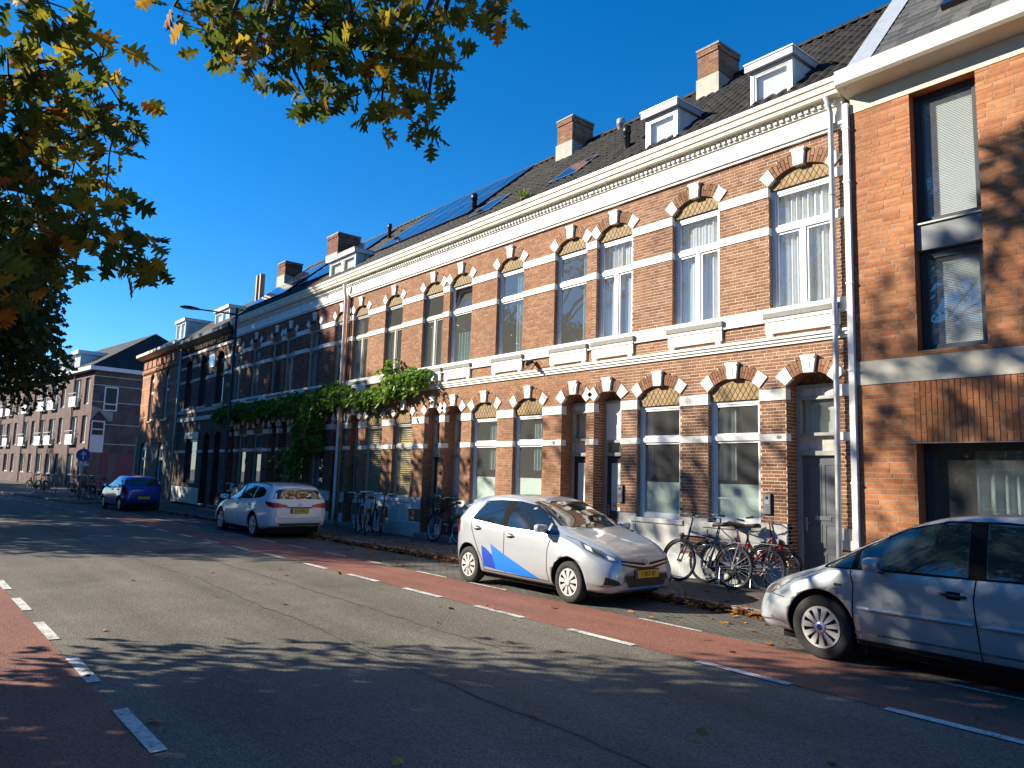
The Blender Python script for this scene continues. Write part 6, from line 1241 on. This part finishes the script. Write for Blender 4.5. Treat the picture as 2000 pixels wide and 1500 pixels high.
def limb(b, p, q, r0, r1, n=6, wob=.12):
    p, q = Vector(p), Vector(q); L_ = (q-p).length; pts = []
    for i in range(n+1): t = i/n; k = wob*L_*.12*(1 if 0 < i < n else 0); pts.append(p.lerp(q, t)+Vector((rng.uniform(-k, k), rng.uniform(-k, k), rng.uniform(-k, k)+L_*.05*math.sin(t*PI))))
    b.tube(pts, [r0+(r1-r0)*i/n for i in range(n+1)], 8); return pts
def tree(label, x, y, zb, zt, rad, n, size, kind, m, keep, clumps=60, trunk_r=.22, prof=None, extra=()):
    """trunk and limbs, and leaves gathered in clumps through the crown's volume; keep(P) says which leaves grow"""
    T = thing('oak_tree', label, 'tree', (x, y, 0), group='oak trees along the near side of the road'); b = MB(); zc = (zb+zt)/2
    b.tube([(0, 0, -.05), (0, 0, .25), (.03, .02, 1.5), (.0, .05, zb+.6), (.1, 0, zc), (.0, 0, zt-1.2)], [trunk_r*1.5, trunk_r*1.1, trunk_r, trunk_r*.85, trunk_r*.5, .03], 12)
    cs = []
    for i in range(clumps):
        a = rng.uniform(0, 2*PI); h = rng.random(); u = h*2-1; rr = (math.sqrt(max(1-u*u, 0))*(.95-.25*h) if prof is None else float(np.interp(h, *prof)))*rad*rng.uniform(.2, 1)**.55; c = (rr*math.cos(a), rr*math.sin(a), zb+(zt-zb)*h); cs.append(c)
    br = MB(); cs += [(ex-x, ey-y, ez) for ex, ey, ez in extra]
    cs = [c for c in cs if keep(np.array([[c[0]+x, c[1]+y, c[2]]]))[0]]
    for c in cs: 
        z0_ = max(zb*.8, c[2]-rng.uniform(1.0, 2.5)); limb(br, (0, 0, min(z0_, zt-1.5)), c, .07, .015)
    b.build('trunk', 'bark', T, smooth=True); 
    if cs: br.build('limbs', 'bark', T, smooth=True)
    P = []; per = max(int(n/max(len(cs), 1)), 1)
    for c in cs:
        s = rng.uniform(.75, 1.25)*rad*.26; q = NR.normal(size=(per, 3)); q /= np.linalg.norm(q, axis=1)[:, None]; P.append(np.array(c)+q*(NR.random((per, 1))**.45)*np.array([s, s, s*.72]))
    P = np.concatenate(P); k = keep(P+np.array([x, y, 0])); P = P[k]; D = NR.normal(size=P.shape)*.6+np.array([0, 0, -.55])+P*np.array([.10, .10, 0])
    scatter('crown', kind, P, D, NR.uniform(.75, 1.25, len(P))*size, np.clip(NR.normal(.42, .24, len(P)), 0, 1), m, T); return T
def out_of_frame(P, pad=25):
    u, v, d = project(P); return ~((d > .1) & (u > -pad) & (u < 2000+pad) & (v > -pad) & (v < 1500+pad))
def only_left(xmax, ymax):
    def f(P):
        u, v, d = project(P); inn = (d > .1) & (u > -40) & (u < 2040) & (v > -40) & (v < 1540); return ~inn | ((u < xmax(v)) & (v < ymax))
    return f
TX, TY = -9.8, -2.2
EDGE = lambda v: np.interp(v, [0, 380, 470, 560, 640, 720, 790, 805], [20, 60, 115, 128, 118, 140, 105, 20])
SV = np.array(to_sun)
def near_keep(P):   # no leaves in the frame but the hanging branches, and a spot thinned so the low sun reaches these
    Q = P-SV*((P[:, 2:3]-4.3)/SV[2]); hole = (Q[:, 0] > -6.6) & (Q[:, 0] < -2.8) & (Q[:, 1] > -.6) & (Q[:, 1] < 3.4)
    F = P-SV*((P[:, 1:2]-FY)/SV[1]); lim = np.interp(F[:, 0], [-5.5, -5.3, -4.4, -3.2, 0], [3.4, 4.5, 5.0, 6.4, 7.5]); high = (F[:, 2] > lim) & (F[:, 0] > -13)   # leaves that would shade the upper fronts are cut out
    return out_of_frame(P) & ~high & (~hole | (NR.random(len(P)) < .10))
TA = tree('nearest oak whose low autumn branches hang into the top of the picture', TX, TY, 2.9, 15.8, 7.8, 36000, .21, 'mid', 'oak_leaf', near_keep, 160, .32, ([0, .2, .35, .65, .85, 1], [.08, .13, .29, .76, .76, .3]), [(-10.4, -2.6, 3.2), (-9.2, -3, 3.1), (-9.8, -1.8, 4.4), (-10.6, -2.6, 5.2), (-8.6, -2.2, 5.0), (-12.2, -2, 7.6), (-11.7, -2.6, 8.1), (-12.7, -1.7, 7.3), (-11.2, -1.5, 7.0), (-13.0, -2.6, 8.6), (-11.9, -2.2, 6.7)]+[tuple(np.array([xf, FY, zf])+SV*((-2-FY)/SV[1])) for xf, zf in ((-3.3, 5.2), (-3.5, 4.0), (-4.5, 3.6), (-4.8, 2.4), (-3.6, 2.6), (-4.6, 1.3), (-2.8, 4.6))])  # extra clumps placed for the leaf shade they cast on road, car and wall
ex = [(rng.uniform(-32, -24.5), rng.uniform(2.0, 3.6), rng.uniform(4.2, 8.8)) for k in range(34)]+[(-22.5, -2, 11.3), (-24.5, -2.2, 11.8), (-23.5, -3, 11), (-21.2, -1.5, 11.2)]  # last four clumps added to dapple the ground floor fronts
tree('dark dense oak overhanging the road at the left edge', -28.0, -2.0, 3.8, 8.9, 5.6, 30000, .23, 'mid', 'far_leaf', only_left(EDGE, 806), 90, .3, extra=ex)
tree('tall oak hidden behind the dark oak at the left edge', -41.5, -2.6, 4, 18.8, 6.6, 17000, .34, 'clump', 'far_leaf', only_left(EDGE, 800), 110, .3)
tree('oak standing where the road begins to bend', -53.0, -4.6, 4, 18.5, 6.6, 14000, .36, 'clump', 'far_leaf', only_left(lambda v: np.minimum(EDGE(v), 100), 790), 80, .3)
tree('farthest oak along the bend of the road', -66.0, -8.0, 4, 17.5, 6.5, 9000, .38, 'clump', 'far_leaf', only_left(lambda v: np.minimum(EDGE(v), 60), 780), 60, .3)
for k_, (tx_, ty_, lb_) in enumerate(((-77, -9.5, 'first oak beyond the bend'), (-89, -13.5, 'second oak beyond the bend'), (-101, -18.5, 'third oak beyond the bend'))):  # unseen oaks put in to throw shade on the block's front
    tree(lb_+', unseen, added to shade the apartment block', tx_, ty_, 4, 18, 6.2, 6000, .42, 'clump', 'far_leaf', only_left(lambda v: np.minimum(EDGE(v), 40), 780), 50, .3)
# hanging branches of the nearest oak, with leaves one can tell apart
CL_L = [(50, 130), (110, 112), (20, 180), (80, 205), (140, 190), (188, 92), (218, 110), (30, 262), (92, 275), (150, 262), (185, 232), (238, 205), (246, 240), (40, 340), (100, 335), (160, 332), (208, 300), (20, 412), (72, 402), (132, 402), (190, 385), (206, 405), (30, 480), (82, 472), (142, 462), (182, 445), (235, 475), (268, 500), (286, 530), (242, 540), (215, 492), (22, 545), (62, 532), (110, 522), (10, 300), (62, 8), (105, 22), (25, 6), (0, 110), (10, 230), (60, 305), (120, 235), (60, 440), (110, 360), (0, 370), (5, 450), (0, 520), (150, 500), (45, 580), (8, 610), (90, 150), (175, 280), (130, 300), (30, 220), (85, 520), (215, 258), (150, 150), (70, 250), (40, 400), (100, 440)]
CL_T = [(340, 14), (365, 28), (396, 14), (420, 52), (402, 78), (432, 100), (462, 76), (455, 44), (490, 30), (520, 18), (540, 60), (500, 96), (480, 132), (530, 120), (512, 142), (555, 94), (576, 60), (602, 30), (586, 122), (602, 160), (586, 200), (622, 214), (640, 188), (640, 132), (632, 72), (652, 30), (690, 40), (702, 80), (682, 92), (722, 30), (740, 100), (730, 150), (748, 130), (770, 70), (792, 30), (800, 92), (822, 122), (852, 102), (870, 140), (800, 142), (842, 152), (880, 80), (870, 40), (902, 20), (942, 20), (962, 30), (992, 4), (792, 198), (832, 190), (742, 208), (702, 206), (746, 250), (816, 256), (842, 216), (722, 238), (836, 266), (560, 20), (610, 100), (670, 60), (750, 40), (830, 60), (450, 10), (780, 112), (660, 110)]
tw = MB(); LP, LD, LS, LC = [], [], [], []; ends = []
def hang(lst, spines, dist, nl):
    sp3 = [[at_dist(px, py, dist+rng.uniform(-.25, .25)) for px, py in s] for s in spines]
    for s in sp3: tw.tube(s, [.022-.016*i/(len(s)-1) for i in range(len(s))], 6)
    for (px, py) in lst:
        d = dist+rng.uniform(-.55, .55); c = at_dist(px, py-22, d); best = None
        for s in sp3:
            for a, q in zip(s, s[1:]):
                for t in (0, .25, .5, .75, 1):
                    p = a.lerp(q, t); l = (p-c).length+(.4 if p.z < c.z else 0)
                    if best is None or l < best[0]: best = (l, p)
        p = best[1]
        if best[0] > .05: tw.tube([p, p.lerp(c, .5)+Vector((rng.uniform(-.04, .04), rng.uniform(-.04, .04), .04)), c], [.006, .005, .003], 5)
        tone = rng.gauss(.44, .2)
        if rng.random() < .16: tone += .35
        for k in range(nl+rng.randint(-2, 3)):
            e = Vector((rng.gauss(0, 1), rng.gauss(0, 1), rng.gauss(-.55, .6))).normalized(); LP.append(c+e*.05+Vector((rng.gauss(0, .05), rng.gauss(0, .05), rng.gauss(0, .05)))); LD.append(e); LS.append(rng.uniform(.12, .20)); LC.append(min(max(tone+rng.gauss(0, .13), 0), 1))
hang(CL_L, [[(-260, 120), (-60, 150), (90, 150), (200, 110)], [(-260, 260), (-40, 270), (120, 290), (230, 235)], [(-240, 330), (0, 360), (140, 400), (215, 470), (288, 520)], [(-200, 430), (0, 470), (90, 520)], [(-150, -60), (40, -20), (100, 20)]], 5.4, 9)
hang(CL_T, [[(960, -260), (860, -40), (800, 100), (750, 150), (742, 240)], [(930, -240), (880, -20), (850, 100), (835, 200), (830, 255)], [(640, -240), (590, -30), (560, 60), (575, 140), (610, 205)], [(520, -240), (480, -40), (450, 40), (425, 95)], [(700, -240), (680, -30), (690, 60), (720, 130)], [(420, -200), (370, -40), (340, 12)], [(1080, -240), (1000, -60), (940, 15)], [(560, -200), (530, 0), (500, 90), (480, 130)]], 5.6, 8)
tw.tube([Vector((-9.7, -2.1, 5.6)), Vector((-7.6, -1.0, 5.5)), at_dist(-260, 120, 5.6)], [.07, .05, .03], 8); tw.tube([Vector((-9.7, -2.1, 6.6)), Vector((-7.4, -.2, 6.6)), at_dist(700, -240, 5.8), at_dist(960, -260, 5.8)], [.08, .06, .04, .03], 8)
o = tw.build('twigs', 'twig', TA, smooth=True); o.location = (-TX, -TY, 0)
T_, F_ = leaf_template('oak'); lm = bpy.data.meshes.new('leaf'); lm.from_pydata([tuple(v) for v in T_], [], F_); lm.materials.append(M['oak_leaf_piece']); lm.update()
order = sorted(range(len(LP)), key=lambda i: -LS[i]/LP[i].length); u_, v_, d_ = project([tuple(p) for p in LP]); inside = [i for i in order if -10 < u_[i] < 2000 and -10 < v_[i] < 1500]; pick = set(inside[:300])
for i in pick:
    o = link('leaf', lm, TA); q = LD[i].to_track_quat('Y', 'Z'); o.rotation_mode = 'QUATERNION'; from_spin = Matrix.Rotation(rng.uniform(0, 6.28), 4, LD[i]); o.rotation_quaternion = (from_spin.to_quaternion() @ q); o.location = LP[i]+Vector((-TX, -TY, 0)); o.scale = (LS[i],)*3
rest = [i for i in range(len(LP)) if i not in pick]
o = scatter('foliage', 'oak', [tuple(LP[i]+Vector((-TX, -TY, 0))) for i in rest], [tuple(LD[i]) for i in rest], [LS[i] for i in rest], [LC[i] for i in rest], 'oak_leaf', TA)
# climbing plant on the facade
VN = thing('climbing_plant', 'leafy green climber spreading along the facade above the ground floor windows', 'climbing plant', (0, 0, 0)); b = MB()
b.tube([(-24.55, FY-.10, PZ), (-24.5, FY-.14, 1.0), (-24.6, FY-.12, 2.0), (-24.2, FY-.15, 3.0), (-23.6, FY-.2, 3.7)], [.11, .09, .085, .07, .05], 10)
b.tube([(-23.7, FY-.18, 3.6), (-22, FY-.22, 3.85), (-20, FY-.2, 3.72), (-18.3, FY-.22, 3.88), (-16.9, FY-.2, 4.15)], [.05, .045, .04, .035, .02], 8); b.tube([(-24.0, FY-.18, 3.4), (-26, FY-.2, 3.9), (-29, FY-.2, 4.0), (-32.8, FY-.2, 4.05)], [.05, .04, .03, .02], 8); b.tube([(-20.0, FY-.2, 3.72), (-19.0, FY-.12, 3.5), (-18.4, FY-.1, 3.55)], [.03, .02, .012], 6); b.build('stem', 'bark', VN, smooth=True)
VC = [(-16.95, 4.3, .38, .26), (-17.5, 4.32, .5, .34), (-18.1, 4.2, .5, .33), (-18.7, 4.08, .5, .3), (-19.4, 3.98, .5, .27), (-20.1, 3.98, .55, .28), (-20.8, 4.02, .5, .28), (-21.5, 4.15, .5, .32), (-22.2, 4.22, .55, .42), (-22.9, 4.1, .6, .48), (-23.6, 3.9, .6, .5), (-18.45, 4.78, .22, .22), (-18.6, 4.5, .2, .2), (-24.3, 4.0, .6, .5), (-25.2, 4.05, .7, .42), (-26.2, 4.05, .7, .36), (-27.3, 4.05, .7, .33), (-28.4, 4.1, .7, .32), (-29.5, 4.05, .7, .32), (-30.6, 4.1, .7, .34), (-31.7, 4.1, .7, .34), (-32.6, 4.0, .6, .34), (-23.4, 3.3, .6, .5), (-24.2, 3.2, .7, .5), (-23.2, 2.75, .5, .42), (-24.2, 2.6, .6, .42), (-24.9, 2.2, .4, .4), (-24.1, 1.95, .3, .25), (-24.6, 1.7, .25, .2), (-23.7, 3.6, .6, .4)]
P, D, rn = [], [], []
for (cx, cz, rx, rz_) in VC:
    n = int(1500*rx*rz_*1.2)
    for i in range(n):
        a, t = rng.uniform(0, 2*PI), math.sqrt(rng.random()); px, pz = cx+rx*1.15*t*math.cos(a), cz+rz_*t*math.sin(a); dep = rng.random()**.7*.42*math.sqrt(max(1-t*t, .04)); P.append((px, FY-.06-dep, pz-dep*.25)); D.append((rng.gauss(0, .5), -.55+rng.gauss(0, .35), -.55+rng.gauss(0, .3))); rn.append(min(max(.45+rng.gauss(0, .22)+(cx+22)*.02, 0), 1))  # sunlit right end of the climber put into the leaf tone
sh_ = MB()
for k in range(70):
    cx, cz, rx, rz_ = rng.choice(VC); p = Vector((cx+rng.uniform(-rx, rx), FY-.3, cz+rng.uniform(-.2, .6)*rz_)); pts = [p]; d = Vector((rng.gauss(0, .6), -.4, rng.uniform(-.6, .9)))
    for i in range(6): d = (d+Vector((rng.gauss(0, .25), rng.gauss(0, .15), -.28))).normalized(); pts.append(pts[-1]+d*.11)
    sh_.tube(pts, [.006-.0008*i for i in range(7)], 4)
    for q in pts[1:]:
        for s2 in (-1, 1): P.append(tuple(q)); D.append((s2*.7+rng.gauss(0, .3), -.4, -.5+rng.gauss(0, .3))); rn.append(min(max(.62+rng.gauss(0, .2), 0), 1))
sh_.build('shoots', 'twig', VN, smooth=True)
scatter('foliage', 'mid', P, D, NR.uniform(.08, .19, len(P)), rn, 'vine_leaf', VN)
# fallen leaves along the kerb and on the pavement
P, D, rn, sp_ = [], [], [], []
def litter(n, fx, fy, fz):
    for i in range(n): x = fx(); P.append((x, fy(x), fz(x))); D.append((rng.gauss(0, 1), rng.gauss(0, 1), rng.gauss(0, .22))); rn.append(rng.random()); sp_.append((rng.gauss(0, .35), rng.gauss(0, .35), 1))
def ky(x): return KY+sh(x)
litter(2600, lambda: rng.uniform(-19, -4.6), lambda x: ky(x)-abs(rng.gauss(0, .10))-.01, lambda x: rng.random()**1.5*.07+.01); litter(700, lambda: rng.uniform(-30, -19), lambda x: ky(x)-abs(rng.gauss(0, .10))-.01, lambda x: rng.random()**1.5*.06+.01)
litter(500, lambda: rng.uniform(-22, -3), lambda x: rng.uniform(KY+.1, FY-.1)+sh(x), lambda x: PZ+.008); litter(130, lambda: rng.uniform(-16, -3), lambda x: rng.uniform(7.5, 8.9), lambda x: .012); litter(40, lambda: rng.uniform(-14, -1), lambda x: rng.uniform(0, 7.4), lambda x: .014)
scatter('fallen_leaves', 'mid', P, D, NR.uniform(.07, .14, len(P)), rn, 'dry_leaf', None, spin=sp_)
